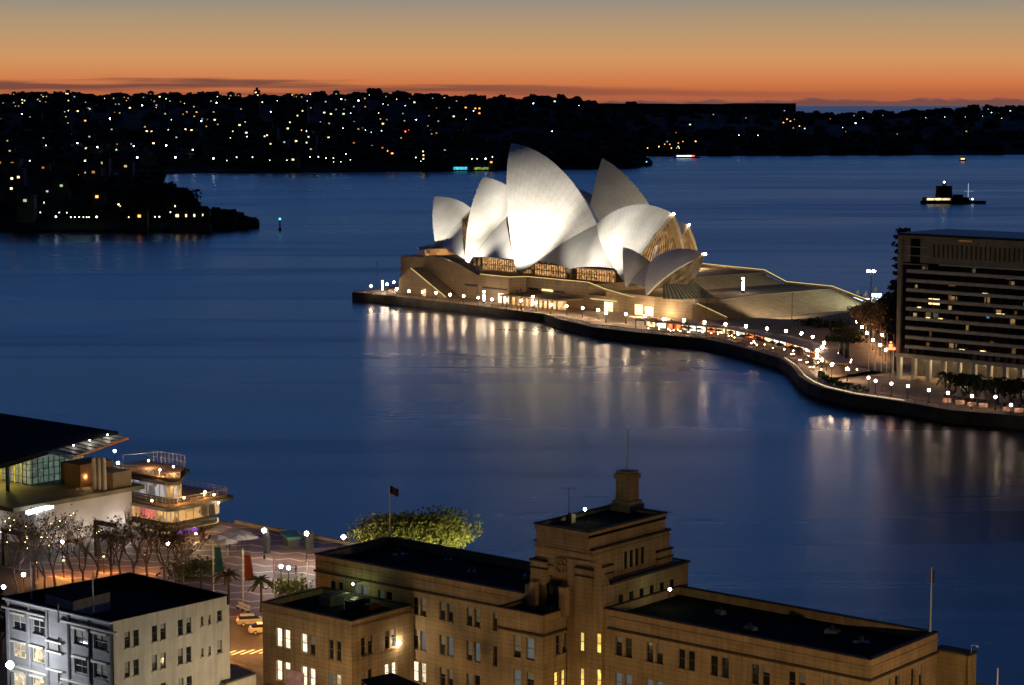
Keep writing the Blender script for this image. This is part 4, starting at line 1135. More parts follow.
for i, (x, y, h, w_) in enumerate(((968, 402, 8, 5), (1004, 406, 8, 5.5), (1030, 410, 9, 6))):
    clump_tree('fig_tree', ('dark bushy tree between the stalls and the colonnade', 'dark bushy tree behind the market stalls at the right', 'dark bushy tree at the right edge of the quay')[i], at(x, y, 3.55), h, w_, M_tleaf2, 380, .5)
stall = None
for i, (x, y) in enumerate(((947, 402), (960, 404), (972, 406), (983, 407), (1008, 411), (1019, 412))):
    P = at(x, y, 3.52)
    if stall is None:
        stall = thing('market_stall', 'small peaked canopy stall on the quay before the palms', 'stall', P, 'stalls along the quay')
        m = MB(); m.lathe(P + Vector((0, 0, 2.3)), [(2.3, 0), (2.25, .2), (.9, 1.1), (.1, 2.2)], 4); m.build('canopy', mat('stall_canopy', (.26, .2, .16), .8), stall)
        for a in range(4): m = MB(); q = P + Vector((1.9 * cos(a * pi / 2), 1.9 * sin(a * pi / 2), 0)); m.tube([q, q + Vector((0, 0, 2.4))], .06, 5); m.build('leg', M_dark, stall)
        m = MB(); m.box(P, 2.2, 1.2, 1.0); m.build('counter', lit_interior('counter_glow', (1, .6, .3, 1), (1, .3, .2, 1), .7, 1.2, .1), stall)
    else: dup(stall, P)
# tall dark trees behind the end of the block
M_pine = mat('pine_needles', (.014, .018, .014), .9, .4, .5)
def pine(px, pyb, pyt, D, wd_, label):
    tp = atD(px, pyt, D); P = Vector((tp.x, tp.y, 3.5)); h = tp.z - 3.5
    r = thing('pine_tree', label, 'pine tree', P); m = MB(); m.tube([P, tp], [.5, .08], 7); m.build('trunk', M_trunk, r)
    m = MB()
    for lv in range(13):
        z = 3.5 + h * (.35 + .65 * lv / 12); q = wd_ * (1 - .55 * lv / 12) * random.uniform(.75, 1.15)
        for k in range(6):
            a = 2 * pi * k / 6 + lv * .6
            for f in range(12):
                t_ = (f + 1) / 12 * q; m.leaf(Vector((P.x + t_ * cos(a), P.y + t_ * sin(a), z + t_ * .16 + random.uniform(-.5, .5))), .62)
    m.build('crown', M_pine, r)
pine(903, 330, 231, 655, 5.5, 'tall dark pine rising behind the corner of the apartment block')
pine(897, 330, 285, 640, 4.5, 'shorter dark pine left of the apartment block corner')
clump_tree('tree', 'dark bushy tree at the back of the avenue beside the block', at(893, 338, 3.5), 17, 6.5, M_bush, 420, .7)

# ================================================================== out on the water
# island fort
fc = at(952, 203.5, 0.0)
isl = MB(); D = fc.y; mpx = D / FOC
pts = [(920, .5), (930, 7), (950, 10), (968, 9), (984, 4), (985, -2), (965, -6), (940, -7), (924, -5)]
isl.prism([((x - 512) * mpx, D + d) for x, d in pts], -3, 2.2)
tag(isl.build('island', mat('island_rock', (.04, .036, .03), .9, .3, .3)), 'small dark rocky island in the harbour carrying a fort', 'island', kind='structure')
xw = lambda x: (x - 512) * mpx
FT = thing('island_fort', 'small stone fort with a round tower on a harbour island', 'fort', (xw(943), D, 2.2))
M_fort = mat('fort_stone', (.06, .05, .04), .9, .25, .4)
m = MB(); m.prism([(xw(921), D - 3), (xw(968), D - 4.5), (xw(968), D + 6), (xw(926), D + 5)], 2.21, 5.2); m.build('battery_wall', M_fort, FT)
m = MB(); m.lathe((xw(943.5), D + 1, 5.21), [(7.2, 0), (6.6, 8.5), (6.9, 8.6), (6.9, 9.6)], 22); m.build('tower', M_fort, FT)
m = MB(); m.lathe((xw(943.5), D + 1, 14.83), [(1.6, 0), (1.6, 1.5), (.2, 2.3)], 10); o = m.build('lantern_room', M_fort, FT)
m = MB(); m.ball((xw(943.5), D + 1, 18.0), .75, 8, 6); m.build('beacon', glow('fort_beacon', (1, .95, .85, 1), 14), FT)
m = MB(); m.prism([(xw(924), D - 5.6), (xw(951), D - 6.1), (xw(951), D - 4.6), (xw(924), D - 4.1)], 2.25, 2.6); m.build('lower_wall', M_fort, FT)
m = MB(); m.add([(xw(925), D - 4.4, 3.0), (xw(949), D - 4.9, 3.0), (xw(949), D - 4.9, 4.7), (xw(925), D - 4.4, 4.7)], [[0, 1, 2, 3]]); m.build('lit_window', lit_interior('fort_lights', (1, .7, .3, 1), (1, .85, .5, 1), 2.2, .45, .1), FT)
m = MB(); m.prism([(xw(953), D - 2), (xw(962), D - 2), (xw(962), D + 4), (xw(953), D + 4)], 5.21, 7.4); m.build('barrack_roof', M_fort, FT)
MA = thing('signal_mast', 'signal mast with a cross yard and painted glow on the fort island', 'mast', (xw(967), D - 2, 2.2))
m = MB(); m.tube([(xw(967), D - 2, 2.2), (xw(967), D - 2, 17)], .3, 6); m.build('mast', glow('mast_glow', (.55, .8, 1, 1), .6), MA)  # lit look of mast and yard painted in as emission
m = MB(); m.bar((xw(963), D - 2, 10.5), (xw(972), D - 2, 10.5), .3, .3); m.build('yard', glow('yard_glow', (.55, .8, 1, 1), .45), MA)
for x, c in ((964, 'b'), (967.5, 'w'), (971, 'w')): m = MB(); m.ball((xw(x), D - 3.5, 3.9), .75, 8, 6); m.build('flood_lamp', glow('fort_flood_' + str(x), LC[c][1], 7), MA)
# channel markers
def marker(px, py, c, label):
    P = at(px, py, 0); r = thing('channel_marker', label, 'marker', P)
    m = MB(); m.lathe(P + Vector((0, 0, -2)), [(1.0, 0), (1.0, 3.2), (.45, 3.3), (.4, 8)], 8); m.build('pile', M_dark, r)
    m = MB(); m.lathe(P + Vector((0, 0, 6.02)), [(1.1, 0), (1.1, .3)], 8); m.build('platform', M_dark, r)
    m = MB(); m.ball(P + Vector((0, 0, 7.4)), .75, 8, 6); m.build('light', glow('marker_' + c, LC[c][1], 3), r)
marker(280, 230, 'b', 'slim channel marker with a green light off the left point'); marker(646.5, 167.5, 'b', 'slim channel marker with a green light off the far headland')
# ferry at the far wharf and waterside kiosk
def boat(px, py, L, label, colours, group=None):
    P = at(px, py, 0); r = thing('ferry' if L > 20 else 'boat', label, 'ferry' if L > 20 else 'boat', P); k = L / 2
    m = MB(); m.prism([(P.x - k, P.y - 3), (P.x + k * .7, P.y - 3), (P.x + k, P.y), (P.x + k * .7, P.y + 3), (P.x - k, P.y + 3)], -.5, 1.8); m.build('hull', mat('hull_' + str(px), (.2, .2, .2), .6), r)
    m = MB(); m.prism([(P.x - k * .8, P.y - 2.4), (P.x + k * .6, P.y - 2.4), (P.x + k * .6, P.y + 2.4), (P.x - k * .8, P.y + 2.4)], 1.82, 4.4); o = m.build('cabin', M_white_metal, r)
    n = len(colours)
    for i, c in enumerate(colours):
        a = P.x - k * .78 + i * (k * 1.36 / n); b = a + k * 1.36 / n * .85
        m = MB(); m.add([(a, P.y - 2.46, 2.4), (b, P.y - 2.46, 2.4), (b, P.y - 2.46, 4.0), (a, P.y - 2.46, 4.0)], [[0, 1, 2, 3]]); m.build('window', glow('boat_light_%s_%d' % (c, px), LC[c][1], 5), o)
    m = MB(); m.box((P.x + k * .1, P.y, 4.42), L * .22, 2.6, 1.8); m.build('wheelhouse', M_white_metal, r)
boat(687, 158, 40, 'brightly lit ferry moored at the far eastern wharf', ['w', 'w', 'g', 'g', 'w', 'r'])
boat(881, 153, 12, 'small boat showing an orange light near the eastern shore', ['r', 'o']); boat(963, 161, 9, 'tiny boat with a dim orange light out beyond the fort', ['o'])
P = at(470, 171, 0); r = thing('wharf_pavilion', 'blue and green lit wharf pavilion on the far shore', 'pavilion', (P.x, P.y, 1.5))
m = MB(); m.box((P.x, P.y + 2, -1), 60, 10, 2.6); m.build('deck', M_concrete, r)
m = MB(); m.box((P.x - 12, P.y - .5, 1.62), 17, .3, 3.4); m.build('blue_front', lit_interior('pavilion_blue', (.05, .6, 1, 1), (.1, .9, 1, 1), 1.6, .3, .3), r)
m = MB(); m.box((P.x + 14, P.y - .5, 1.62), 18, .3, 3.0); m.build('green_front', lit_interior('pavilion_green', (.3, 1, .1, 1), (1, .9, .2, 1), .8, .3, .1), r)
m = MB(); m.box((P.x, P.y + 3, 6.2), 58, 9, .6); m.build('roof', M_dark, r)
# ================================================================== near shore: ground, plaza, road
def line(px, py, z=4.0): return at(px, py, z)
ma = radians(50); MU = Vector((sin(ma), -cos(ma), 0)); MV = Vector((cos(ma), sin(ma), 0))
MO = at(609.5, 609.5, 20.0)
def Mw(u, v, z): q = Vector((MO.x, MO.y, 0)) + MU * u + MV * v; return Vector((q.x, q.y, z))
mx_ = lambda L: [(Mw(u, v, 0).x, Mw(u, v, 0).y) for u, v in L]
def plaza_mat():
    m, nt, p = nodes('plaza_paving'); p.inputs['Roughness'].default_value = .6
    g = nt.nodes.new('ShaderNodeNewGeometry'); mp = nt.nodes.new('ShaderNodeMapping'); mp.inputs['Rotation'].default_value = (0, 0, radians(10))
    nt.links.new(g.outputs['Position'], mp.inputs[0]); sx = nt.nodes.new('ShaderNodeSeparateXYZ'); nt.links.new(mp.outputs[0], sx.inputs[0])
    def M(op, a, b):
        n = nt.nodes.new('ShaderNodeMath'); n.operation = op
        for i, v in enumerate((a, b)):
            if isinstance(v, (int, float)): n.inputs[i].default_value = v
            else: nt.links.new(v, n.inputs[i])
        return n.outputs[0]
    zig = M('MULTIPLY', M('PINGPONG', sx.outputs[0], 2.6), .62)
    st = M('LESS_THAN', M('FRACT', M('DIVIDE', M('ADD', sx.outputs[1], zig), 5.2), 0), .15)
    nz = nt.nodes.new('ShaderNodeTexNoise'); nz.inputs['Scale'].default_value = .5; nt.links.new(g.outputs['Position'], nz.inputs['Vector'])
    rp = nt.nodes.new('ShaderNodeValToRGB'); rp.color_ramp.elements[0].color = (.10, .055, .04, 1); rp.color_ramp.elements[1].color = (.16, .085, .06, 1); nt.links.new(nz.outputs[0], rp.inputs[0])
    mx = nt.nodes.new('ShaderNodeMix'); mx.data_type = 'RGBA'; nt.links.new(st, mx.inputs[0]); nt.links.new(rp.outputs[0], mx.inputs[6]); mx.inputs[7].default_value = (.38, .28, .2, 1)
    nt.links.new(mx.outputs[2], p.inputs['Base Color'])
    return m
g = MB(); e0 = (-57.5, 407.0)
shore = [Mw(-420, 61, 0), Mw(-40, 61, 0), Mw(60, 44, 0), Mw(160, 20, 0)]
g.prism([(shore[0].x, shore[0].y), (shore[1].x, shore[1].y), (shore[2].x, shore[2].y)] + mx_([(160, 10), (160, -120), (-420, -120)]), -3, 4.0)
tag(g.build('ground', mat('ground_paving', (.11, .09, .075), .8, .25, .4)), 'paved ground of the near shore between buildings and quay', 'ground', kind='structure')
g = MB(); g.prism(mx_([(-140, 8), (-40, 8), (-40, 60.2), (-140, 60.2)]), 3.5, 4.006)
tag(g.build('plaza', plaza_mat()), 'plaza paved in reddish brick with pale zigzag lines', 'plaza', kind='structure')
g = MB(); g.prism(mx_([(-150, -9), (-56, -9), (-56, 7.5), (-150, 7.5)]), 3.5, 4.012); g.prism(mx_([(-140, -46), (80, -46), (80, -28), (-140, -28)]), 3.5, 4.012)
tag(g.build('road', mat('asphalt', (.055, .05, .045), .75, .2, 1.0)), 'asphalt road between the white building and the sandstone building', 'road', kind='structure')
g = MB(); P0, P1 = at(229, 653, 4.016), at(266, 651, 4.016)
for i in range(5):
    a = P0.lerp(P1, i / 4.0); d = Vector((.5, .86, 0)); s_ = Vector((.23, 0, 0))
    g.add([a - s_ - d * 1.6, a + s_ - d * 1.6, a + s_ + d * 1.6, a - s_ + d * 1.6], [[0, 1, 2, 3]])
tag(g.build('zebra_crossing', mat('road_paint', (.72, .7, .66), .7, .1)), 'white painted zebra crossing on the orange lit road', 'crossing', kind='structure')
g = MB(); g.bar(Mw(-138, 60.6, 4.3), Mw(-40, 60.6, 4.3), .7, .62); g.bar(Mw(-420, 61.3, .5), Mw(-40, 61.3, .5), .6, 6.6); g.bar(Mw(-40, 60.6, 4.3), Mw(60, 43.6, 4.3), .7, .62)
tag(g.build('quay_wall', mat('quay_stone', (.26, .2, .16), .8, .2, .5)), 'low stone coping wall along the edge of the near quay', 'wall')

# ------------------------------------------------------------------ facade builder: real openings with reveals, frames and panes
M_pane = mat('window_glass', (.02, .022, .026), .1, .2, .3)
M_frame = mat('window_frame', (.16, .14, .11), .6, .1)
M_blind = mat('window_blind', (.34, .34, .33), .8, .1)
G_win = [lit_interior('lit_window_a', (1, .86, .58, 1), (1, .92, .7, 1), 2.0, 1.1, .4), lit_interior('lit_window_b', (1, .78, .46, 1), (1, .85, .6, 1), 1.3, 1.3, .2), lit_interior('lit_window_c', (1, .74, .2, 1), (1, .6, .12, 1), 1.7, .9, .35), glow('lit_window_d', (.72, .8, .84, 1), .10)]
def facade(root, wmat, P, Q, z0, z1, wins, depth=.38, frame=M_frame, name='wall', top=None):
    """wins: (a0, a1, b0, b1, kind) in metres along P-Q and in height"""
    P, Q = Vector((P[0], P[1], 0)), Vector((Q[0], Q[1], 0)); L = (Q - P).length; u = (Q - P) / L
    n = Vector((-u.y, u.x, 0))
    if n.dot(-P) < 0: n = -n
    A = sorted(set([0, L] + [round(v, 3) for w in wins for v in w[:2] if 0 < v < L])); B = sorted(set([z0, z1] + [round(v, 3) for w in wins for v in w[2:4] if z0 < v < z1]))
    f = lambda a, z, d=0.0: P + u * a - n * d + Vector((0, 0, z))
    m = MB(); flip = (u.cross(Vector((0, 0, 1)))).dot(n) < 0
    def q(pts): m.add(pts[::-1] if flip else pts, [[0, 1, 2, 3]])
    for a, b in zip(A, A[1:]):
        for c, d in zip(B, B[1:]):
            x, z = (a + b) / 2, (c + d) / 2
            if any(w[0] < x < w[1] and w[2] < z < w[3] for w in wins): continue
            q([f(a, c), f(b, c), f(b, d), f(a, d)])
    for w in wins:
        a0, a1, b0, b1 = max(w[0], 0), min(w[1], L), max(w[2], z0), min(w[3], z1)
        q([f(a0, b0), f(a1, b0), f(a1, b0, depth), f(a0, b0, depth)]); q([f(a0, b1, depth), f(a1, b1, depth), f(a1, b1), f(a0, b1)])
        q([f(a0, b0), f(a0, b0, depth), f(a0, b1, depth), f(a0, b1)]); q([f(a1, b0, depth), f(a1, b0), f(a1, b1), f(a1, b1, depth)])
    m.build(name, wmat, root)
    for w in wins:
        a0, a1, b0, b1 = w[:4]; k = w[4]
        m = MB(); t = .07; d = depth - .1
        zm = b0 + (b1 - b0) * .5
        for (p, r) in (((a0 + t / 2, b0), (a0 + t / 2, b1)), ((a1 - t / 2, b0), (a1 - t / 2, b1)), ((a0, b0 + t / 2), (a1, b0 + t / 2)), ((a0, b1 - t / 2), (a1, b1 - t / 2)), ((a0, zm), (a1, zm))):
            m.bar(f(p[0], p[1], d), f(r[0], r[1], d), t, t)
        if a1 - a0 > 1.4: m.bar(f((a0 + a1) / 2, b0, d), f((a0 + a1) / 2, b1, d), t, t)
        o = m.build('window', frame, root)
        m = MB(); q([f(a0, b0, depth - .03), f(a1, b0, depth - .03), f(a1, b1, depth - .03), f(a0, b1, depth - .03)])
        m.build('pane', M_pane if k < 0 else G_win[k], o)
        if k < 0 and random.random() < .55:
            h = random.choice((.35, .5, .5, .75)); m = MB(); q([f(a0 + t, b1 - (b1 - b0) * h, depth - .05), f(a1 - t, b1 - (b1 - b0) * h, depth - .05), f(a1 - t, b1 - t, depth - .05), f(a0 + t, b1 - t, depth - .05)])
            m.build('blind', M_blind, o)
        m = MB(); m.bar(f(a0 - .1, b0 - .09, -.06), f(a1 + .1, b0 - .09, -.06), .26, .16); m.build('sill', wmat, o)
def wpair(P, Q, x0, x1, y0, y1, k=(-1, -1), split=.42):
    """two narrow windows measured on the facade; x0..x1 spans the pair"""
    a0, zt = on_wall(x0, y0, P, Q); a1, _ = on_wall(x1, y0, P, Q); _, zb = on_wall(x0, y1, P, Q)
    L = a1 - a0
    return [(a0, a0 + L * split, zb, zt, k[0]), (a1 - L * split, a1, zb, zt, k[1])]
def level(ws, zs):
    """bring the windows of one storey to one height"""
    if not ws: return ws
    zb = sum(w[2] for w in ws) / len(ws); zt = sum(w[3] for w in ws) / len(ws)
    return [(a, b, zb, zt, k) for a, b, _, _, k in ws]

# ================================================================== sandstone museum building
M_sand = mat('sandstone', (.40, .275, .145), .85, .28, .22, streak=.3, course=.62)
M_sand2 = mat('sandstone_trim', (.38, .255, .135), .85, .2, .6, streak=.25)
M_dark_ledge = mat('dark_ledge', (.06, .045, .03), .9, .3, .8)  # darker tone for copings, cornices and a hut roof
M_froof = mat('bitumen_and_parapet_shade', (.016, .015, .014), .95, .3, .3, spec=0.03)
MCA = thing('sandstone_building', 'long sandstone building with stepped clock tower and flat parapet roofs', 'building', Mw(-5, 5, 4))
def parapet_ring(root, L, z, w=.5, h=1.1, ledge=True):
    """coping ring round a flat roof, roof set below it"""
    n = len(L)
    cx = sum(p[0] for p in L) / n; cy = sum(p[1] for p in L) / n
    m = MB()
    for i in range(n):
        (a, b), (c, d) = L[i], L[(i + 1) % n]
        P, Q = Mw(a, b, z - h / 2), Mw(c, d, z - h / 2); dr = (Q - P).normalized(); nn = Vector((-dr.y, dr.x, 0))
        mid = (P + Q) / 2; cen = Mw(cx, cy, z - h / 2)
        if nn.dot(cen - mid) < 0: nn = -nn
        m.bar(P + nn * (w / 2) + dr * .0, Q + nn * (w / 2) - dr * w * .98, w, h)
    o = m.build('parapet', M_sand2, root)
    m = MB()
    for i in range(n):
        (a, b), (c, d) = L[i], L[(i + 1) % n]
        P, Q = Mw(a, b, z + .06), Mw(c, d, z + .06); dr = (Q - P).normalized(); nn = Vector((-dr.y, dr.x, 0)); cen = Mw(cx, cy, z + .06)
        if nn.dot(cen - (P + Q) / 2) < 0: nn = -nn
        m.bar(P + nn * (w / 2 - .05) - dr * .08, Q + nn * (w / 2 - .05) + dr * .08, w + .16, .14)
    m.build('coping', M_dark_ledge, o)
    k = lambda p: (p[0] + (cx - p[0]) * .012, p[1] + (cy - p[1]) * .012)
    m = MB(); m.prism(mx_([k(p) for p in L]), z - h - .4, z - h + .02); m.build('roof', M_froof, root)
def string_course(root, L, z, proud=.22, h=.3, mt=None, closed=False):
    m = MB(); n = len(L)
    for i in range(n if closed else n - 1):
        (a, b), (c, d) = L[i], L[(i + 1) % n]
        P, Q = Mw(a, b, z), Mw(c, d, z); dr = (Q - P).normalized()
        m.bar(P - dr * proud, Q + dr * proud, proud * 2, h)
    m.build('cornice', mt or M_dark_ledge, root)
Z0 = 4.0
# --- right wing
RW = [(-1.0, 0), (38.9, 0), (38.7, 16.8), (-1.0, 16.8)]
P, Q = Mw(-1, 0, 0), Mw(38.9, 0, 0); P2, Q2 = Mw(38.9, 0, 0), Mw(38.7, 16.8, 0)
row1 = [(615, 632, 636, 655), (646, 663, 641, 661), (678, 695, 648, 667), (710, 729, 655, 673), (751, 770, 663, 683), (788, 806, 671, 691), (822, 842, 679, 699)]
row2 = [(x0, x1, y0 + 36.5 + (x0 - 615) * .012, y1 + 37 + (x0 - 615) * .012) for x0, x1, y0, y1 in row1]
ws = level([w for r in row1 for w in wpair(P, Q, *r)], 0) + level([w for r in row2 for w in wpair(P, Q, *r, k=(3, 3) if r[0] < 700 else (-1, -1))], 0)
facade(MCA, M_sand, P, Q, Z0, 19.0, ws)
zt1, zb1 = ws[0][3], ws[0][2]
facade(MCA, M_sand, P2, Q2, Z0, 19.0, [(4.2, 5.3, zb1, zt1, -1), (6.2, 7.3, zb1, zt1, -1), (10.2, 11.3, zb1, zt1, -1), (12.2, 13.3, zb1, zt1, -1)])
m = MB(); m.prism(mx_([(-.9, .9), (38.2, .9), (38.0, 16.7), (-.9, 16.7)]), Z0, 18.9); m.build('core', M_sand2, MCA)
m = MB(); m.add([Mw(38.7, 16.8, Z0), Mw(-1, 16.8, Z0), Mw(-1, 16.8, 19), Mw(38.7, 16.8, 19)], [[0, 1, 2, 3]]); m.build('wall', M_sand, MCA)
parapet_ring(MCA, RW, 20.0)
string_course(MCA, [(0, 0), (38.9, 0), (38.7, 16.8)], 17.55); string_course(MCA, [(0, 0), (38.9, 0), (38.7, 16.8)], 19.05, .12, .16, M_sand2)
# lower block beyond the right end
m = MB(); m.prism(mx_([(37, 19.3), (41.8, 19.3), (41.8, 21.3), (37, 21.3)]), Z0, 17.0); m.build('wall', M_sand, MCA)
m = MB(); m.prism(mx_([(36.9, 19.2), (41.95, 19.2), (41.95, 21.4), (36.9, 21.4)]), 17.01, 17.25); m.build('coping', M_dark_ledge, MCA)
# --- left wing
LW = [(-53.4, -1.0), (-9, -.2), (-9, 15), (-53.6, 15)]
P, Q = Mw(-53.4, -1.0, 0), Mw(-9, -.2, 0)
r1 = [(330, 343, 582, 597), (378, 392, 591, 609), (412.6, 426, 597, 613), (439.5, 453, 601, 619), (466.5, 480, 606, 624), (493, 506, 611, 629)]
r2 = [(412.6, 426, 630, 648), (439.5, 453, 635.5, 654), (466.5, 480, 640.5, 660), (493, 506, 645, 665)]
r3 = [(412.6, 426, 661, 681), (439.5, 453, 667, 687), (466.5, 480, 673, 693)]
ws = level([w for r in r1 for w in wpair(P, Q, *r)], 0) + level([w for r in r2 for w in wpair(P, Q, *r, k=(-1, 3))], 0) + level([w for i, r in enumerate(r3) for w in wpair(P, Q, *r, k=(0, 1) if i == 0 else (-1, -1))], 0)
d0, dz1 = on_wall(354, 586, P, Q); d1, _ = on_wall(368, 586, P, Q)
LZ = 15.0
ws += [(d0, d0 + (d1 - d0) * .44, LZ - .9, ws[0][3] + .2, 3), (d1 - (d1 - d0) * .44, d1, LZ - .9, ws[0][3] + .2, 3)]
facade(MCA, M_sand, P, Q, Z0, 19.0, ws)
m = MB(); m.prism(mx_([(-52.5, .5), (-9, .5), (-9, 14.9), (-52.6, 14.9)]), Z0, 18.9); m.build('core', M_sand2, MCA)
m = MB(); m.add([Mw(-53.4, -1, Z0), Mw(-53.6, 15, Z0), Mw(-53.6, 15, 19), Mw(-53.4, -1, 19)], [[0, 1, 2, 3]]); m.add([Mw(-53.6, 15, Z0), Mw(-9, 15, Z0), Mw(-9, 15, 19), Mw(-53.6, 15, 19)], [[0, 1, 2, 3]]); m.build('wall', M_sand, MCA)
parapet_ring(MCA, LW, 20.0)
string_course(MCA, [(-53.5, 15), (-53.4, -1), (-9, -.2)], 17.6); string_course(MCA, [(-53.4, -1), (-9, -.2)], 19.05, .12, .16, M_sand2)
# --- lower front block on the left
LB = [(-51.2, -13.8), (-33.8, -13.6), (-33.8, -1.1), (-51.2, -1.3)]
P, Q = Mw(*LB[0], 0), Mw(*LB[1], 0); P2, Q2 = Mw(*LB[1], 0), Mw(*LB[2], 0)
w1 = level([w for r, k in (((276, 290, 628, 648), (0, 0)), ((301, 315, 633, 652), (0, -1)), ((328, 341, 639, 657), (-1, -1))) for w in wpair(P, Q, *r, k=k)], 0)
w2 = level([w for r, k in (((276, 290, 660, 680), (0, 0)), ((301, 315, 666, 686), (0, 0)), ((328, 341, 672, 692), (3, 1))) for w in wpair(P, Q, *r, k=k)], 0)
facade(MCA, M_sand, P, Q, Z0, LZ, w1 + w2)
w3 = level([w for r, k in (((361, 373, 639, 657), (-1, -1)), ((385, 396, 631, 649), (-1, -1))) for w in wpair(P2, Q2, *r, k=k)], 0)
w4 = level([w for r, k in (((361, 373, 673, 691), (-1, -1)), ((385, 397, 664, 682), (0, 0))) for w in wpair(P2, Q2, *r, k=k)], 0)
facade(MCA, M_sand, P2, Q2, Z0, LZ, w3 + w4)
m = MB(); m.prism(mx_([(-50.9, -13.0), (-34.5, -12.8), (-34.5, -1.2), (-50.9, -1.4)]), Z0, 13.6); m.build('core', M_sand2, MCA)
m = MB(); m.add([Mw(-51.2, -13.8, Z0), Mw(-51.2, -1.3, Z0), Mw(-51.2, -1.3, LZ), Mw(-51.2, -13.8, LZ)], [[0, 1, 2, 3]]); m.build('wall', M_sand, MCA)
parapet_ring(MCA, [(-51.2, -13.8), (-33.8, -13.6), (-33.8, -1.6), (-51.2, -1.8)], LZ + .55, .4, .8)
string_course(MCA, [(-51.2, -1.5), (-51.2, -13.8), (-33.8, -13.6), (-33.8, -1.5)], LZ - .5, .1, .16, M_sand2)
# --- central projection and slit shaft
PB = [(-14.5, -5.6), (-6.9, -5.4), (-6.9, -.2), (-14.5, -.3)]
P, Q = Mw(*PB[0], 0), Mw(*PB[1], 0); P2, Q2 = Mw(*PB[1], 0), Mw(-6.9, .6, 0)
w1 = wpair(P, Q, 513, 534, 635, 656, (-1, 3), .38); w2 = wpair(P, Q, 513, 534, 669, 690, (3, -1), .38)
facade(MCA, M_sand, P, Q, Z0, 18.2, w1 + w2)
w1 = wpair(P2, Q2, 556, 567, 636, 655, (-1, -1)); w2 = wpair(P2, Q2, 554.5, 566, 673, 693, (2, 2), .38)
facade(MCA, M_sand, P2, Q2, Z0, 18.2, w1 + w2)
m = MB(); m.prism(mx_([(-14.3, -4.8), (-7.6, -4.7), (-7.6, -.3), (-14.3, -.3)]), Z0, 17.4); m.add([Mw(-14.5, -5.6, Z0), Mw(-14.5, -.3, Z0), Mw(-14.5, -.3, 18.2), Mw(-14.5, -5.6, 18.2)], [[0, 1, 2, 3]]); m.build('core', M_sand2, MCA)
parapet_ring(MCA, PB, 19.1, .45, .9); string_course(MCA, [(-14.5, -1.3), (-14.5, -5.6), (-6.9, -5.4), (-6.9, -.2)], 16.4)
SHF = [(-6.85, .05), (-.7, -.5)]
P, Q = Mw(-6.6, -.55, 0), Mw(-.9, -.5, 0)
sl = [(580, 584, 632, 651), (596.5, 601, 633, 653)]; sl2 = [(580, 584, 668, 690), (596.5, 601, 669, 691)]
ws = []
for x0, x1, y0, y1 in sl + sl2:
    a0, zt = on_wall(x0, y0, P, Q); a1, _ = on_wall(x1, y0, P, Q); _, zb = on_wall(x0, y1, P, Q); ws.append((a0, a1, zb, zt, 2))
facade(MCA, M_sand, P, Q, Z0, 26.0, ws, .25)
m = MB(); m.add([Mw(-.9, -.5, Z0), Mw(-.9, 1.5, Z0), Mw(-.9, 1.5, 22.9), Mw(-.9, -.5, 22.9)], [[0, 1, 2, 3]]); m.add([Mw(-.9, -.5, 22.91), Mw(-2.5, -.5, 26), Mw(-2.5, .5, 26), Mw(-.9, 1.5, 22.91)], [[0, 1, 2, 3]]); m.build('wall', M_sand, MCA)
# --- stepped tower
def tier(L, z0, z1, nm='tower_tier', mt=None):
    m = MB(); m.prism(mx_(L), z0, z1); return m.build(nm, mt or M_sand, MCA)
def rect(u0, u1, v0, v1): return [(u0, v0), (u1, v0), (u1, v1), (u0, v1)]
tier(rect(-12.6, -1.6, .7, 18.4), 18.5, 23.2); tier(rect(-12.6, -.9, 1.5, 19.0), 18.5, 23.0)
tier(rect(-12.3, -2.6, -.3, 16.9), 23.21, 27.6); tier(rect(-11.7, -2.9, -.8, 16.2), 27.61, 29.0)
string_course(MCA, rect(-12.3, -2.6, -.3, 16.9), 27.6, .2, .24, None, True); string_course(MCA, rect(-12.3, -2.6, -.3, 16.9), 26.9, .14, .2, M_sand2, True)
string_course(MCA, rect(-12.2, -.9, 1.5, 19), 23.05, .22, .3, None, True)
tier(rect(-11.8, -2.8, -.9, 16.3), 29.01, 29.5); parapet_ring(MCA, rect(-11.9, -2.7, -1.0, 16.4), 30.0, .45, .45)
# corner shoulders with double bands
for (u0, u1, v0, v1) in ((-5.0, -2.35, -.75, 3.6), (-12.75, -10.2, -.75, 2.0), (-5.0, -2.35, 13.8, 17.2)):
    tier(rect(u0, u1, v0, v1), 19.2, 25.0, 'shoulder'); string_course(MCA, rect(u0, u1, v0, v1), 25.05, .16, .22, None, True); string_course(MCA, rect(u0, u1, v0, v1), 24.0, .14, .2, None, True)
for (u0, u1, v0, v1, z) in ((-13.6, -12.76, -.9, 3, 21.5), (-12.3, -11.3, -1.5, -.76, 22.2), (-7.2, -6.2, -1.6, -.6, 22.2)): tier(rect(u0, u1, v0, v1), 18.3, z, 'buttress', M_sand2)
# slits on the tower side and openings over the balcony
m = MB()
for i in range(4): v = 6.6 + i * 1.25; m.prism(mx_([(-2.62, v), (-2.54, v), (-2.54, v + .55), (-2.62, v + .55)]), 23.9, 26.2)
m.build('louvre_slit', M_void, MCA)
for i in range(3): u = -10.2 + i * 1.55; m = MB(); m.prism(mx_([(u, -.36), (u + 1.0, -.36), (u + 1.0, -.28), (u, -.28)]), 19.3, 22.0); m.build('window', M_void, MCA)
for i in range(6): v = 3.2 + i * 2.3; m = MB(); m.prism(mx_([(-.92, v), (-.83, v), (-.83, v + .8), (-.92, v + .8)]), 19.4, 21.2); m.build('window', M_void, MCA)
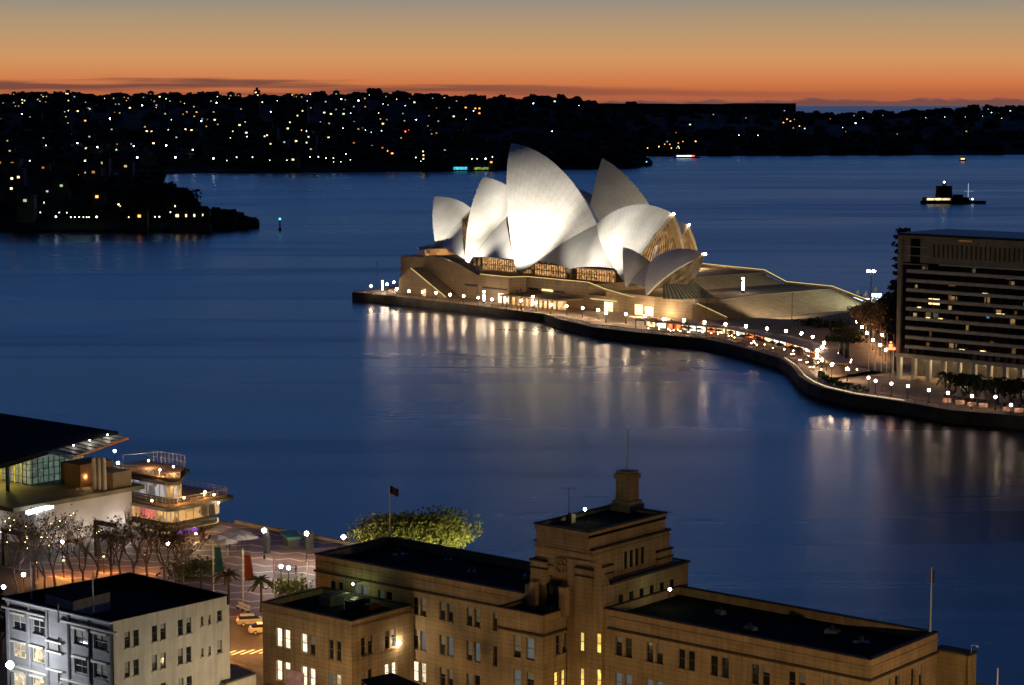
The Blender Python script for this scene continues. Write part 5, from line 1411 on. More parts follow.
# round ornament
cN = Mw(-7.75, -.42, 24.8); m = MB(); pth = [cN + MU * 1.0 * cos(2 * pi * k / 24) + Vector((0, 0, 1.0 * sin(2 * pi * k / 24))) for k in range(25)]
m.tube(pth, .16, 6); m.bar(cN - MU * .12, cN + MU * .12, .2, 1.7); m.bar(cN - MU * .8, cN + MU * .8, .2, .22); m.build('roundel', M_sand2, MCA)
string_course(MCA, [(-10.2, -.36), (-8.9, -.36)], 24.6, .05, .14); string_course(MCA, [(-6.6, -.36), (-5.0, -.36)], 24.6, .05, .14)
# chimney like turret and its flagpole
tb = at(627, 510, 29.57); tb.z = 29.57; an = pi / 2 - ma
m = MB(); m.box(tb, 3.4, 3.4, 1.0, -an + pi / 2); m.box(tb + Vector((0, 0, 1.0)), 2.9, 2.9, .5, -an + pi / 2); o = m.build('turret', M_sand, MCA)
m = MB(); m.box(tb + Vector((0, 0, 1.5)), 2.3, 2.3, 3.0, -an + pi / 2); m.build('shaft', M_sand, o)
m = MB(); m.box(tb + Vector((0, 0, 4.5)), 2.7, 2.7, .7, -an + pi / 2); m.box(tb + Vector((0, 0, 5.2)), 2.2, 2.2, .35, -an + pi / 2); m.build('cap', M_sand2, o)
def flagpole(label, P, top, flag=None, fw=1.6, fh=1.0, r=.12, furl=True, grp=None, pole_mat=None):
    P, top = Vector(P), Vector(top); t = thing('flagpole', label, 'flagpole', P, grp)
    m = MB(); m.lathe(P, [(.2, 0), (.2, .15), (r, .16), (r * .6, top.z - P.z)], 8); m.build('pole', pole_mat or M_white_metal, t)
    if flag:
        m = MB(); q = top - Vector((0, 0, .25)); vs = []
        for i in range(7):
            f = i / 6
            for j in range(2): vs.append(q + Vector((fw * f * .8, .25 * sin(f * 7), -fh * j - .55 * f * fw * .6)))
        m.add(vs, [[2 * i, 2 * i + 2, 2 * i + 3, 2 * i + 1] for i in range(6)]); m.build('flag', flag, t)
    return t
M_flag = mat('dark_flag', (.12, .05, .06), .9)
flagpole('white flagpole rising from the turret of the tower', tb + Vector((0, 0, 5.56)), atD(627, 426, tb.y))
pb = Mw(-52.9, 14.4, 20.14); flagpole('thin flagpole with a dark flag at the far left roof corner', pb, atD(390, 484, pb.y), M_flag, 1.6, 1.2)
pb = Mw(38.0, 16.2, 20.14); flagpole('white flagpole with a furled flag at the right roof corner', pb, atD(930.5, 567, pb.y), M_flag, .7, 1.6)
# roof fittings
def bulkhead(u, v, z, label, c=(.55, 1, .45), power=60, hgt=1.9, r=.2):
    P = Mw(u, v, z); t = thing('roof_lamp', label, 'lamp', P)
    m = MB(); m.tube([P, P + Vector((0, 0, hgt - r))], .06, 6); m.build('post', M_dark, t)
    m = MB(); m.ball(P + Vector((0, 0, hgt)), r, 8, 6); m.build('globe', glow('roof_lamp_glow_%d' % int(u * 10), (.8, 1, .55, 1), power), t)
bulkhead(-8.2, 5.2, 29.58, 'greenish lamp on the flat roof of the tower'); bulkhead(3.2, 9.0, 18.95, 'greenish lamp against the tower above the right wing roof', hgt=2.6)
P = Mw(-11.2, 5.5, 29.58); t = thing('antenna', 'thin television antenna on the tower roof', 'antenna', P)
m = MB(); m.tube([P, P + Vector((0, 0, 4.6))], .05, 5); m.build('mast', M_dark, t); m = MB(); m.bar(P + Vector((-1.0, 0, 4.4)), P + Vector((1.2, 0, 4.4)), .06, .06)
for k in range(5): m.bar(P + Vector((-.9 + .48 * k, -.35, 4.4)), P + Vector((-.9 + .48 * k, .35, 4.4)), .04, .04)
m.build('elements', M_dark, t)
for i, (u, v, z, a, b, c, lab) in enumerate(((-9.8, 4.2, 29.58, .9, .9, 1.2, 'small vent box on the tower roof'), (-45, -5.5, 14.78, 4, 2.2, 1.4, 'grey plant box on the low roof beside the parapet'), (-40.5, -5.5, 14.78, 3.2, 2, 1.3, 'dark plant box on the low roof'), (-37.2, -6.2, 14.78, 2.4, 1.6, 1.2, 'rusty red plant box on the low roof'))):
    P = Mw(u, v, z); r = thing('plant_box', lab, 'plant box', P)
    m = MB(); m.box(P, a, b, c, -an + pi / 2); m.build('casing', (M_sand2, M_concrete, M_dark, mat('rusty_box', (.16, .05, .03), .8))[i], r); m = MB(); m.box(P + Vector((0, 0, c)), a * .7, b * .7, .15, -an + pi / 2); m.build('lid', M_dark, r)
P = Mw(-41.5, -7.0, 14.78); m = MB(); m.tube([P, P + Vector((0, 0, 1.6)), P + Vector((.4, 0, 2.0)), P + Vector((1.8, .3, 2.0)), P + Vector((2.1, .3, 1.5))], .14, 8); tag(m.build('vent_pipe', M_white_metal, loc=P), 'curved white vent pipe on the low roof', 'pipe')
P = Mw(-43.6, -3.2, 17.6); t = thing('wall_lamp', 'greenish wall lamp over the low roof terrace', 'lamp', P)
m = MB(); m.bar(P, P + MV * 2.0, .1, .1); m.build('bracket', M_dark, t); m = MB(); m.ball(P - Vector((0, 0, .15)), .14, 8, 6); m.build('bulb', glow('terrace_bulb', (.7, 1, .5, 1), 200), t)
RBX = None
for i, (u, v, a, b, c) in enumerate(((-45, 8, 2.2, 1.4, .8), (-38, 11, 1.2, 1.2, 1.0), (-30, 7, 3.0, 1.0, .6), (-22, 10, 1.0, 1.0, 1.2), (10, 11, 1.8, 1.2, .9), (18, 6, 1.1, 1.1, 1.1), (27, 11, 2.6, 1.2, .7), (33, 8, 1.0, 1.0, .8))):
    P = Mw(u, v, 18.93)
    if RBX is None:
        RBX = thing('roof_vent', 'low dark vent housing on the flat roof of a long wing', 'vent', P, 'vents on the long roofs')
        m = MB(); m.box(P, a, b, c, ma); m.build('casing', mat('galvanised', (.12, .12, .115), .6), RBX); m = MB(); m.lathe(P + Vector((0, 0, c)), [(.3, 0), (.3, .5), (.45, .52), (.1, .8)], 10); m.build('cowl', M_dark, RBX)
    else: dup(RBX, P, .3 * i, scale=.6 + .1 * (i % 4))
# awning in the court with a bright lamp
P0 = Mw(-33.0, -9, 9.5)
t = thing('court_awning', 'dark sloping awning roof in the court beside the low block', 'awning', Mw(-29, -9, 4))
m = MB(); a, b, c, d = at(361, 680, 9.6), at(392, 673, 9.6), at(432, 690, 9.6), at(395, 705, 9.6); m.prism([(p.x, p.y) for p in (a, b, c, d)], 9.4, 9.65); m.build('awning_roof', M_froof, t)
for q in (b, c): m = MB(); m.tube([(q.x, q.y - .2, 4), (q.x, q.y - .2, 9.39)], .1, 6); m.build('post', M_dark, t)
q = on_wall(390, 674, P2, Q2); P = Mw(-33.3, -4.6, 11.0); t = thing('wall_lamp', 'bright white wall lamp over the court awning', 'lamp', P)
m = MB(); m.bar(P - MU * .5, P, .08, .08); m.build('bracket', M_dark, t); m = MB(); m.ball(P + Vector((0, 0, -.2)), .24, 8, 6); m.build('bulb', glow('court_bulb', (1, .86, .62, 1), 170), t)
# banner hung on the low block, and the little cone of the next roof
P, Q = Mw(*LB[0], 0), Mw(*LB[1], 0); a0, zt = on_wall(287, 668, P, Q); a1, _ = on_wall(306, 668, P, Q); dd = (Q - P).normalized(); nn = -MV
m = MB(); p0, p1 = P + dd * a0 + nn * .35, P + dd * a1 + nn * .35
m.add([p0 + Vector((0, 0, zt - 4)), p1 + Vector((0, 0, zt - 4)), p1 + Vector((0, 0, zt)), p0 + Vector((0, 0, zt))], [[0, 1, 2, 3]])
tag(m.build('banner', mat('pink_banner', (.7, .45, .48), .8, .3, .8), loc=p0 + Vector((0, 0, zt - 4))), 'pale pink banner hanging before the lit lower windows', 'banner')
P = at(997, 700, 15); tp = atD(996.5, 668, P.y); flagpole('thin bare pole at the bottom right corner over the water', P, tp)
P = Mw(41.6, 20.3, 17.25); t = thing('bracket_lamp', 'small bracket lamp on the corner of the lower end block', 'lamp', P)
m = MB(); m.tube([P, P + Vector((0, 0, .9)), P + Vector((.7, 0, .9))], .05, 5); m.build('arm', M_white_metal, t); m = MB(); m.ball(P + Vector((.75, 0, .75)), .16, 6, 5); m.build('globe', M_white_metal, t)
# street lamps of the street in front: sodium heads on posts
def street_lamp(u, v, z, power, col, label, grp, posth=None):
    P = Mw(u, v, 4.0); t = thing('street_lamp', label, 'street lamp', P, grp)
    m = MB(); m.lathe(P, [(.2, 0), (.2, .8), (.1, .9), (.07, z - 4)], 8); m.bar(P + Vector((0, 0, z - 4)), P + Vector((0, 0, z - 4)) + MV * 1.6, .1, .1); m.build('post', M_dark, t)
    h = P + Vector((0, 0, z - 4.12)) + MV * 1.6
    m = MB(); m.bar(h - MV * .4 + Vector((0, 0, .1)), h + MV * .4 + Vector((0, 0, .1)), .34, .14); m.build('lamp_head', M_dark, t)
    lamp('street_light', h - Vector((0, 0, .15)), power, col, .18, t)
SOD = (1.0, .67, .31)
for i, (u, pw) in enumerate(((-62, 1500), (-47, 4600), (-30, 3200), (-14, 2400), (3, 2600), (20, 2900), (38, 3300))):
    street_lamp(u, -28, 8.6, pw, SOD, 'sodium street lamp on the street before the sandstone building', 'sodium lamps along the street')
for i, (u, v, pw) in enumerate(((60, -6, 1500), (58, 14, 1300))): street_lamp(u, v, 9, pw, SOD, 'sodium street lamp beyond the right end of the sandstone building', 'sodium lamps along the street')

street_lamp(78, -20, 24, 26000, SOD, 'added unseen lamp mast brightening the turret and end walls of the sandstone building', None)  # unseen mast, added to brighten the turret and the south faces

# ================================================================== white four storey building
WB = [at(5, 596, 20), at(113, 621, 20), at(229, 595, 20), at(130, 572, 20)]
M_ren = mat('cream_render', (.56, .54, .47), .85, .1, .5, streak=.22)
M_brick = mat('painted_grey_brick', (.33, .335, .355), .85, .12, .8, course=.3)
M_wtrim = mat('white_trim', (.72, .7, .64), .7, .08)
WBT = thing('white_building', 'four storey building with grey brick front and cream rendered side', 'building', (WB[0] + WB[2]) / 2 - Vector((0, 0, 16)))
def Pxy(p): return Vector((p.x, p.y, 0))
P, Q = Pxy(WB[0]), Pxy(WB[1]); P2, Q2 = Pxy(WB[1]), Pxy(WB[2])
sx_, sy_ = 130 / 774, 115 / 685
def fr(x, y): return x * sx_, 570 + y * sy_
rows = []
def fwin(x0, x1, y0, y1, k):
    (xa, ya), (xb, yb) = fr(x0, y0), fr(x1, y1)
    a0, zt = on_wall(xa, ya, P, Q); a1, _ = on_wall(xb, ya, P, Q); _, zb = on_wall(xa, yb, P, Q); return (a0, a1, zb, zt, k)
f1 = level([fwin(75, 152, 262, 345, -1), fwin(192, 265, 288, 375, -1), fwin(440, 520, 350, 435, -1), fwin(558, 638, 372, 462, -1)], 0)
f2 = level([fwin(78, 152, 425, 515, 1), fwin(190, 262, 455, 545, 1), fwin(442, 518, 520, 605, -1), fwin(558, 638, 548, 638, -1)], 0)
f3 = level([fwin(78, 152, 610, 690, 1), fwin(190, 262, 645, 730, 1), fwin(442, 518, 690, 780, -1), fwin(558, 638, 720, 810, -1)], 0)
f4 = [fwin(345, 368, 400, 490, 3), fwin(345, 368, 590, 668, 3)]
facade(WBT, M_brick, P, Q, Z0, 19.6, f1 + f2 + f3 + f4, .3, M_wtrim)
dq = (Q - P).normalized(); nq = Vector((-dq.y, dq.x, 0)); nq = nq if nq.dot(-P) > 0 else -nq
for ws in (f1, f2, f3):
    for a0, a1, zb, zt, k in ws:
        m = MB(); m.bar(P + dq * (a0 - .2) + nq * .15 + Vector((0, 0, zt + .22)), P + dq * (a1 + .2) + nq * .15 + Vector((0, 0, zt + .22)), .5, .32); m.build('lintel', M_wtrim, WBT)
L1 = (Q - P).length
for a0, a1, z in ((-.3, L1 * .40, f1[0][3] + .75), (L1 * .53, L1 + .9, f1[0][3] + .75), (0, L1, 19.75), (L1 * .40, L1 * .55, f1[0][2] - .4), (L1 * .40, L1 * .55, f2[0][3] + .1), (L1 * .40, L1 * .55, f2[0][2] - .3), (L1*.1, L1 * .40, f3[0][3] + .9), (L1 * .53, L1, f3[0][3] + .9)):
    m = MB(); m.bar(P + dq * a0 + nq * .2 + Vector((0, 0, z)), P + dq * a1 + nq * .2 + Vector((0, 0, z)), .55, .24); m.build('string_course', M_wtrim, WBT)
for f_ in (.04, .235, .40, .60, .79, .985):
    m = MB(); a = P + dq * (L1 * f_) + nq * .12; m.bar(a + Vector((0, 0, Z0)), a + Vector((0, 0, 19.6)), .3, .26); m.build('pier', M_brick, WBT)
def swin(x0, x1, y0, y1):   # crop 0,540..260,685 at 3.938
    k = 3.938; a0, zt = on_wall(x0 / k, 540 + y0 / k, P2, Q2); a1, _ = on_wall(x1 / k, 540 + y0 / k, P2, Q2); _, zb = on_wall(x0 / k, 540 + y1 / k, P2, Q2); return (a0, a1, zb, zt, -1)
s1 = [swin(490, 511, 365, 427), swin(525, 546, 357, 419), swin(598, 618, 340, 402), swin(631, 652, 332, 393), swin(700, 720, 315, 377), swin(733, 753, 308, 369)]
s2 = [swin(490, 511, 480, 540), swin(525, 546, 473, 533), swin(598, 618, 457, 518), swin(631, 652, 449, 509), swin(700, 720, 430, 490), swin(733, 753, 422, 482)]
s3 = [swin(791, 801, 302, 338), swin(820, 830, 297, 332), swin(855, 874, 280, 322)]; s4 = [swin(791, 801, 428, 461), swin(820, 830, 420, 454), swin(855, 874, 397, 447)]
s5 = [(a, b, zb - 4.0, zt - 4.0, k) for a, b, zb, zt, k in level(s2, 0)]
facade(WBT, M_ren, P2, Q2, Z0, 19.9, level(s1, 0) + level(s2, 0) + s5 + s3 + s4, .25, M_frame)
for i, (A_, B_) in enumerate(((WB[2], WB[3]), (WB[3], WB[0]))):
    m = MB(); m.add([(A_.x, A_.y, Z0), (B_.x, B_.y, Z0), (B_.x, B_.y, 19.8), (A_.x, A_.y, 19.8)], [[0, 1, 2, 3]]); m.build('wall', M_ren, WBT)
cen = (WB[0] + WB[1] + WB[2] + WB[3]) / 4
inn = [(p.x + (cen.x - p.x) * .03, p.y + (cen.y - p.y) * .03) for p in WB]
m = MB(); m.prism(inn, Z0, 18.6); m.build('roof', M_froof, WBT)
for i in range(4):
    A_, B_ = WB[i], WB[(i + 1) % 4]; m = MB(); d = (B_ - A_).normalized(); n = (cen - A_); n = Vector((-d.y, d.x, 0)); n = n if n.dot(cen - A_) > 0 else -n
    m.bar(Vector((A_.x, A_.y, 19.35)) + n * .22, Vector((B_.x, B_.y, 19.35)) + n * .22 - d * .42, .4, 1.3); m.build('parapet', M_froof, WBT)  # parapets coloured roof black to stand for their unlit inner faces
pA, pB, pC = at(45, 592, 21.2), at(72.5, 600, 21.2), at(110, 590.5, 21.2); pD = pA + pC - pB
m = MB(); m.prism([(p.x, p.y) for p in (pA, pB, pC, pD)], 18.6, 21.0); m.build('penthouse', M_ren, WBT)
m = MB(); m.prism([(p.x, p.y) for p in (pA, pB, pC, pD)], 21.01, 21.2); m.build('penthouse_roof', M_froof, WBT)
# little annex with a flat grey roof
aA, aB, aC = at(198, 672, 8.5), at(226, 683, 8.5), at(256, 673, 8.5); aD = aA + aC - aB
AN = thing('annex', 'small flat roofed cream annex beside the white building', 'annex', (aB.x, aB.y, 4))
m = MB(); m.prism([(p.x, p.y) for p in (aA, aB, aC, aD)], Z0, 8.3); m.build('wall', M_ren, AN)
m = MB(); m.prism([(p.x, p.y) for p in (aA, aB, aC, aD)], 8.31, 8.55); m.build('roof', mat('grey_roof', (.1, .1, .1), .85), AN)
m = MB(); m.box(Vector((aB.x, aB.y, 5.2)) + (aC - aB) * .3 + Vector((.25, -.2, 0)), .9, .1, 1.4, .9); m.build('window', M_pane, AN)
# roof poles
for (x, y0, y1, lab) in ((31.5, 562, 599, 'white pole standing on the left part of the white building roof'), (93.5, 570, 612, 'white pole standing on the front parapet of the white building'), (58.5, 604, 622, 'short white pole on the middle of the grey brick front')):
    q = at(x, y1, 20.0); flagpole(lab, q, atD(x, y0, q.y), None, r=.13)
# dazzling floodlight on the front
q = atD(10, 665, 266.5)
t = thing('floodlight', 'dazzling white floodlight before the grey brick front', 'floodlight', (q.x, q.y, 4.0))
m = MB(); m.tube([(q.x, q.y, 4), (q.x, q.y, q.z - .5)], .1, 6); m.build('mast', M_dark, t)
m = MB(); m.ball(q, .48, 12, 8); m.build('lamp', glow('dazzle', (.95, .97, 1, 1), 330), t)
m = MB(); q = atD(3, 587, 300); m.ball(q, .35, 8, 6); m.tube([(q.x, q.y, 4), (q.x, q.y, q.z - .3)], .07, 6)
lamp_side = (P2 + Q2) / 2
n2 = Vector(((Q2 - P2).y, -(Q2 - P2).x, 0)).normalized(); n2 = n2 if n2.dot(-P2) > 0 else -n2
for f_, pw in ((.25, 800), (.8, 800)):
    b = P2.lerp(Q2, f_) + n2 * 13; t = thing('street_lamp', 'pale street lamp in the lane beside the cream rendered wall', 'street lamp', (b.x, b.y, 4.0), 'pale lamps of the lane')
    m = MB(); m.tube([(b.x, b.y, 4), (b.x, b.y, 8.6)], .08, 6); m.build('post', M_dark, t); m = MB(); m.ball((b.x, b.y, 8.9), .25, 8, 6); m.build('globe', glow('lane_glow', (.95, 1, .85, 1), 1), t)
    lamp('lane_light', (b.x, b.y, 9.3), pw, (.92, 1, .9), .2, t)
# ================================================================== plaza between white building, sandstone building and quay
L_p = make_lamp('plaza_lamp', 'white globe lamp on a dark post along the near quay', 'globe lamps of the near plaza', 5.2, .36, glow('plaza_lamp_glow', (1, .84, .72, 1), 420))
for i, (x, y) in enumerate(((264, 530.5), (306.5, 533.5), (343.5, 537))):
    q = at(x, y, 9.2); q.z = 4.01
    if i == 0: L_p.location = q
    else: dup(L_p, q)
L_o = make_lamp('plaza_lamp', 'warm globe lamp on a dark post in the middle of the plaza', 'warm lamps of the near plaza', 4.6, .28, glow('plaza_warm_glow', (1, .68, .38, 1), 260))
for i, (x, y) in enumerate(((288.5, 568), (281, 566.5), (285.5, 582))):
    q = at(x, y, 8.6 if i < 2 else 5.2); q.z = 4.01
    if i == 0: L_o.location = q
    elif i == 1: dup(L_o, q)
# orange light over the road: lamps hang from posts hidden behind the white building
for i, (x, y, pw) in enumerate(((216, 652, 15000), (214, 628, 9000), (276, 652, 12000), (274, 634, 9000), (38, 580, 5000), (64, 578, 6000), (104, 574, 4000), (146, 572, 2500))):
    b = at(x, y, 4.0)
    t = thing('street_lamp', ('orange sodium lamp beside the road' if i < 4 else 'orange sodium lamp under the bare trees'), 'street lamp', b, 'orange lamps of the near streets')
    hh = 5.0 if i < 4 else 3.0
    m = MB(); m.tube([b, b + Vector((0, 0, hh))], .08, 6); m.build('post', M_dark, t); m = MB(); m.lathe(b + Vector((0, 0, hh + .2)), [(.15, 0), (.4, .1), (.35, .25), (.05, .4)], 8); m.build('lamp_hood', M_dark, t)
    lamp('street_light', b + Vector((0, 0, hh - .1)), pw, (1, .42, .1), .12, t)
    m = MB(); m.ball(b + Vector((0, 0, hh + .12)), .16, 6, 5); m.build('bulb', glow('sodium_bulb_%d' % i, (1, .42, .1, 1), 8), t)
for (x, y, lab) in ((23.5, 574.5, 'round white street lamp among bare trees left of the white building'), (3.5, 587, 'white street lamp at the far left edge behind the white building'), (168, 543, 'white lamp glowing behind the bare trees near the terraces'), (62, 542, 'orange lamp glowing high among the bare trees')):
    q = at(x, y, 9.5); b = Vector((q.x, q.y, 4)); t = thing('street_lamp', lab, 'street lamp', b)
    m = MB(); m.tube([b, q - Vector((0, 0, .3))], .08, 6); m.build('post', M_dark, t); m = MB(); m.ball(q, .33, 8, 6); m.build('globe', glow('globe_%d' % x, (1, .5, .25, 1) if 'orange' in lab else (.82, .86, 1, 1), 60), t)
# pole banners
M_teal = mat('teal_banner', (.015, .11, .16), .7, .15, .6); M_red = mat('red_banner', (.13, .03, .025), .7, .15, .6); M_blue = mat('blue_banner', (.09, .1, .3), .7, .2, .6)
def banner_pole(x, y0, y1, label, bm, blabel):
    b = at(x, y1, 4.02); tp = atD(x, y0, b.y)
    t = thing('banner_pole', label, 'banner pole', b, 'white poles of the plaza')
    m = MB(); m.lathe(b, [(.22, 0), (.22, .3), (.11, .31), (.08, tp.z - 4.02)], 8); m.build('pole', M_white_metal, t)
    if bm:
        m = MB(); z1 = tp.z - 1.2; z0 = z1 - 4.2; m.add([b + Vector((.35, 0, z0 - b.z)), b + Vector((1.75, .15, z0 - b.z)), b + Vector((1.3, .1, z1 - b.z)), b + Vector((.3, 0, z1 - b.z))], [[0, 1, 2, 3]])
        o = m.build('banner', bm, t); o['label'] = blabel
    else:
        m = MB(); m.ball(tp, .14, 6, 5); m.build('finial', M_white_metal, t)
banner_pole(213.5, 540, 592, 'tall white pole carrying the teal banner', M_teal, 'teal cloth banner')
banner_pole(243.3, 548, 606, 'tall white pole carrying the red banner', M_red, 'red cloth banner')
banner_pole(274.3, 555, 602, 'bare white pole right of the red banner', None, '')
banner_pole(307.5, 560, 590, 'slim white pole beside the sandstone roof corner', None, '')
# palms and shrubs of the plaza
palm('cabbage_palm', 'bushy topped palm on a thin trunk beside the road', at(261, 612, 4.0), 5.2, 2.4, 'young palms of the plaza', 26, .8)
palm('cabbage_palm', 'young palm left of the red banner behind the white building', at(228.5, 604, 4.0), 5.0, 2.5, 'young palms of the plaza', 26, .8)
palm('cabbage_palm', 'young palm at the teal banner near the cafe umbrellas', at(201, 590, 4.0), 4.4, 2.3, 'young palms of the plaza', 24, .8)
M_shrub = mat('bright_shrub', (.09, .12, .03), .85, .4, 1.2)
for x, y, lab in ((292, 594, 'leafy shrub beside the low block roof'), (186, 577, 'green shrub below the terraces by the bare trees'), (205, 574, 'green shrub left of the teal banner')):
    P = at(x, y, 4.0); m = MB()
    for k in range(320): m.leaf(P + Vector((random.gauss(0, 1.5), random.gauss(0, 1.2), abs(random.gauss(1.2, .7)))), .32)
    tag(m.build('shrub', M_shrub, loc=P), lab, 'shrub', 'plaza shrubs')
# white cafe umbrellas
UM = None
for i, (x, y) in enumerate(((219, 548), (230, 546), (227, 552), (238, 548), (242, 543), (234, 541), (248, 547))):
    q = at(x, y + 3, 4.0); q.z = 4.01
    if UM is None: UM = make_umbrella('pale square cafe umbrella in the group on the quay terrace', 'pale cafe umbrellas on the quay', mat('pale_canvas', (.4, .36, .33), .8, .1), 2.1); UM.location = q
    else: dup(UM, q)
# kiosks: dark pylon under the lamp, green market box
P = at(267, 553, 4.0); r = thing('pylon', 'dark slim pylon standing beside the left quay lamp', 'pylon', P)
m = MB(); m.box(P, .9, .9, 3.2, ma); m.build('shaft', M_dark, r); m = MB(); m.lathe(P + Vector((0, 0, 3.2)), [(.35, 0), (.45, .6), (.25, 1.2), (.3, 1.5), (.05, 1.8)], 8); m.build('figure_top', mat('green_bronze', (.05, .07, .05), .6), r)
P = at(291, 545, 4.0); r = thing('market_hut', 'low green roofed hut on the quay between the two lamps', 'hut', P)
m = MB(); m.box(P, 5.5, 2.2, 1.6, -ma + pi / 2 + 1.2); m.build('wall', M_dark, r); m = MB(); m.box(P + Vector((0, 0, 1.61)), 6.2, 2.8, .5, -ma + pi / 2 + 1.2); m.build('roof', mat('green_roof', (.03, .12, .10), .6), r)
P = at(309, 549, 4.0); r = thing('market_hut', 'small dark hut beside the right quay lamp', 'hut', P)
m = MB(); m.box(P, 1.6, 1.4, 2.6, .3); m.build('wall', M_dark, r); m = MB(); m.lathe(P + Vector((0, 0, 2.61)), [(1.3, 0), (.1, 1.0)], 4); m.build('roof', M_dark_ledge, r)
# bench and cars
P = at(243, 611, 4.02); r = thing('bench', 'long pale bench and planter at the edge of the plaza', 'bench', P); d = (at(255, 615, 4) - at(233, 606, 4)).normalized()
m = MB(); m.bar(P - d * 2 + Vector((0, 0, .5)), P + d * 2 + Vector((0, 0, .5)), .6, .1); m.build('seat', M_white_metal, r)
m = MB(); m.bar(P - d * 2 + Vector((.2, .3, .95)), P + d * 2 + Vector((.2, .3, .95)), .1, .5); m.build('backrest', M_white_metal, r)
for k in (-1.7, 0, 1.7): m = MB(); m.box(P + d * k, .15, .5, .44, ma); m.build('leg', M_dark, r)
def car(P, ang, paint, label, s=1.0, estate=True):
    r = thing('parked_car', label, 'car', P, 'cars on the near road'); P = Vector(P); ca, sa = cos(ang), sin(ang)
    T = lambda x, y, z: P + Vector((ca * x - sa * y, sa * x + ca * y, z))
    prof = [(-2.3, .35), (2.25, .35), (2.3, .7), (2.15, .92), (1.2, 1.05), (-2.1, 1.08), (-2.32, .8)]
    def ext(pr, w): m = MB(); n = len(pr); m.add([T(x, -w, z) for x, z in pr] + [T(x, w, z) for x, z in pr], [list(range(n)), list(range(n, 2 * n))[::-1]] + [[i, n + i, n + (i + 1) % n, (i + 1) % n] for i in range(n)]); return m
    ext(prof, .88).build('body', paint, r)
    ext([(1.15, 1.06), (.45, 1.55), (-1.85 if estate else -1.1, 1.58), (-2.1 if estate else -1.9, 1.09)], .74).build('window_glass', M_pane, r)
    ext([(.4, 1.56), (.3, 1.63), (-1.7 if estate else -1.0, 1.66), (-1.84 if estate else -1.09, 1.59)], .72).build('roof', paint, r)
    for x in (-1.45, 1.4):
        for y in (-.86, .86):
            m = MB(); m.tube([T(x, y - .1, .33), T(x, y + .1, .33)], .33, 14); w_ = m.build('wheel', M_dark, r); m = MB(); m.tube([T(x, y - .115, .33), T(x, y + .115, .33)], .18, 10); m.build('rim', M_white_metal, w_)
    for y in (-.62, .62): m = MB(); m.ball(T(2.2, y, .74), .13, 8, 5); m.build('headlight', M_white_metal, r)
    for y in (-.7, .7): m = MB(); m.ball(T(-2.27, y, .85), .1, 8, 5); m.build('tail_light', mat('tail_red_%d' % int(P.x * 10 + y), (.3, .02, .02), .4), r)
M_sil = mat('silver_paint', (.5, .5, .5), .3, .03, 1, metal=.3)
car(at(252, 624.5, 4.02), radians(15), M_sil, 'silver estate car on the orange lit road by the white building'); car(at(264, 633, 4.02), radians(15), mat('white_paint', (.65, .64, .6), .35, .03), 'white car half hidden by the corner of the low block', estate=False)
# lit fig tree behind the sandstone roof
M_lit = mat('fig_foliage', (.10, .105, .022), .85, .45, .7)
tb_ = at(413, 556, 4.0); tb_.z = 4.0
clump_tree('fig_tree', 'broad yellow green lit tree rising behind the sandstone roof', tb_, 6.2, 12.0, M_lit, 13000, .3, nblob=23, squash=.56)
for dx, dy, pw in ((11, -6, 6000), (3, -9, 4500), (-9, -7, 1500)):
    b = tb_ + Vector((dx, dy, 0)); t = thing('tree_uplight', 'small ground uplight washing the broad lit tree', 'uplight', b, 'uplights under the lit tree')
    m = MB(); m.lathe(b, [(.3, 0), (.3, .25), (.2, .3)], 8); m.build('housing', M_dark, t); lamp('uplight_lamp', b + Vector((0, 0, 1.0)), pw, (1, .92, .4), .2, t)
b = Vector((20.4, 372, 4.0)); t = thing('light_mast', 'added unseen light mast behind the tower turret brightening the lit tree', 'light mast', b)  # unseen mast, added to brighten the top and right of the tree
m = MB(); m.tube([b, b + Vector((0, 0, 11.6))], .12, 6); m.build('post', M_dark, t); m = MB(); m.lathe(b + Vector((0, 0, 12.1)), [(.2, 0), (.5, .1), (.05, .4)], 8); m.build('lamp_hood', M_dark, t); lamp('tree_fill_light', b + Vector((0, 0, 11.8)), 30000, (1, .95, .5), .25, t)
for dx, dy, pw in ((8, -15, 13000), (-2, -15, 7000)):
    b = tb_ + Vector((dx, dy, 0)); t = thing('street_lamp', 'tall yellowish lamp beside the broad lit tree', 'street lamp', b, 'lamps by the lit tree')
    m = MB(); m.tube([b, b + Vector((0, 0, 4.4))], .1, 6); m.build('post', M_dark, t); m = MB(); m.lathe(b + Vector((0, 0, 4.5)), [(.2, 0), (.45, .1), (.05, .4)], 8); m.build('lamp_hood', M_dark, t); lamp('street_light', b + Vector((0, 0, 4.2)), pw, (1, .95, .5), .2, t)

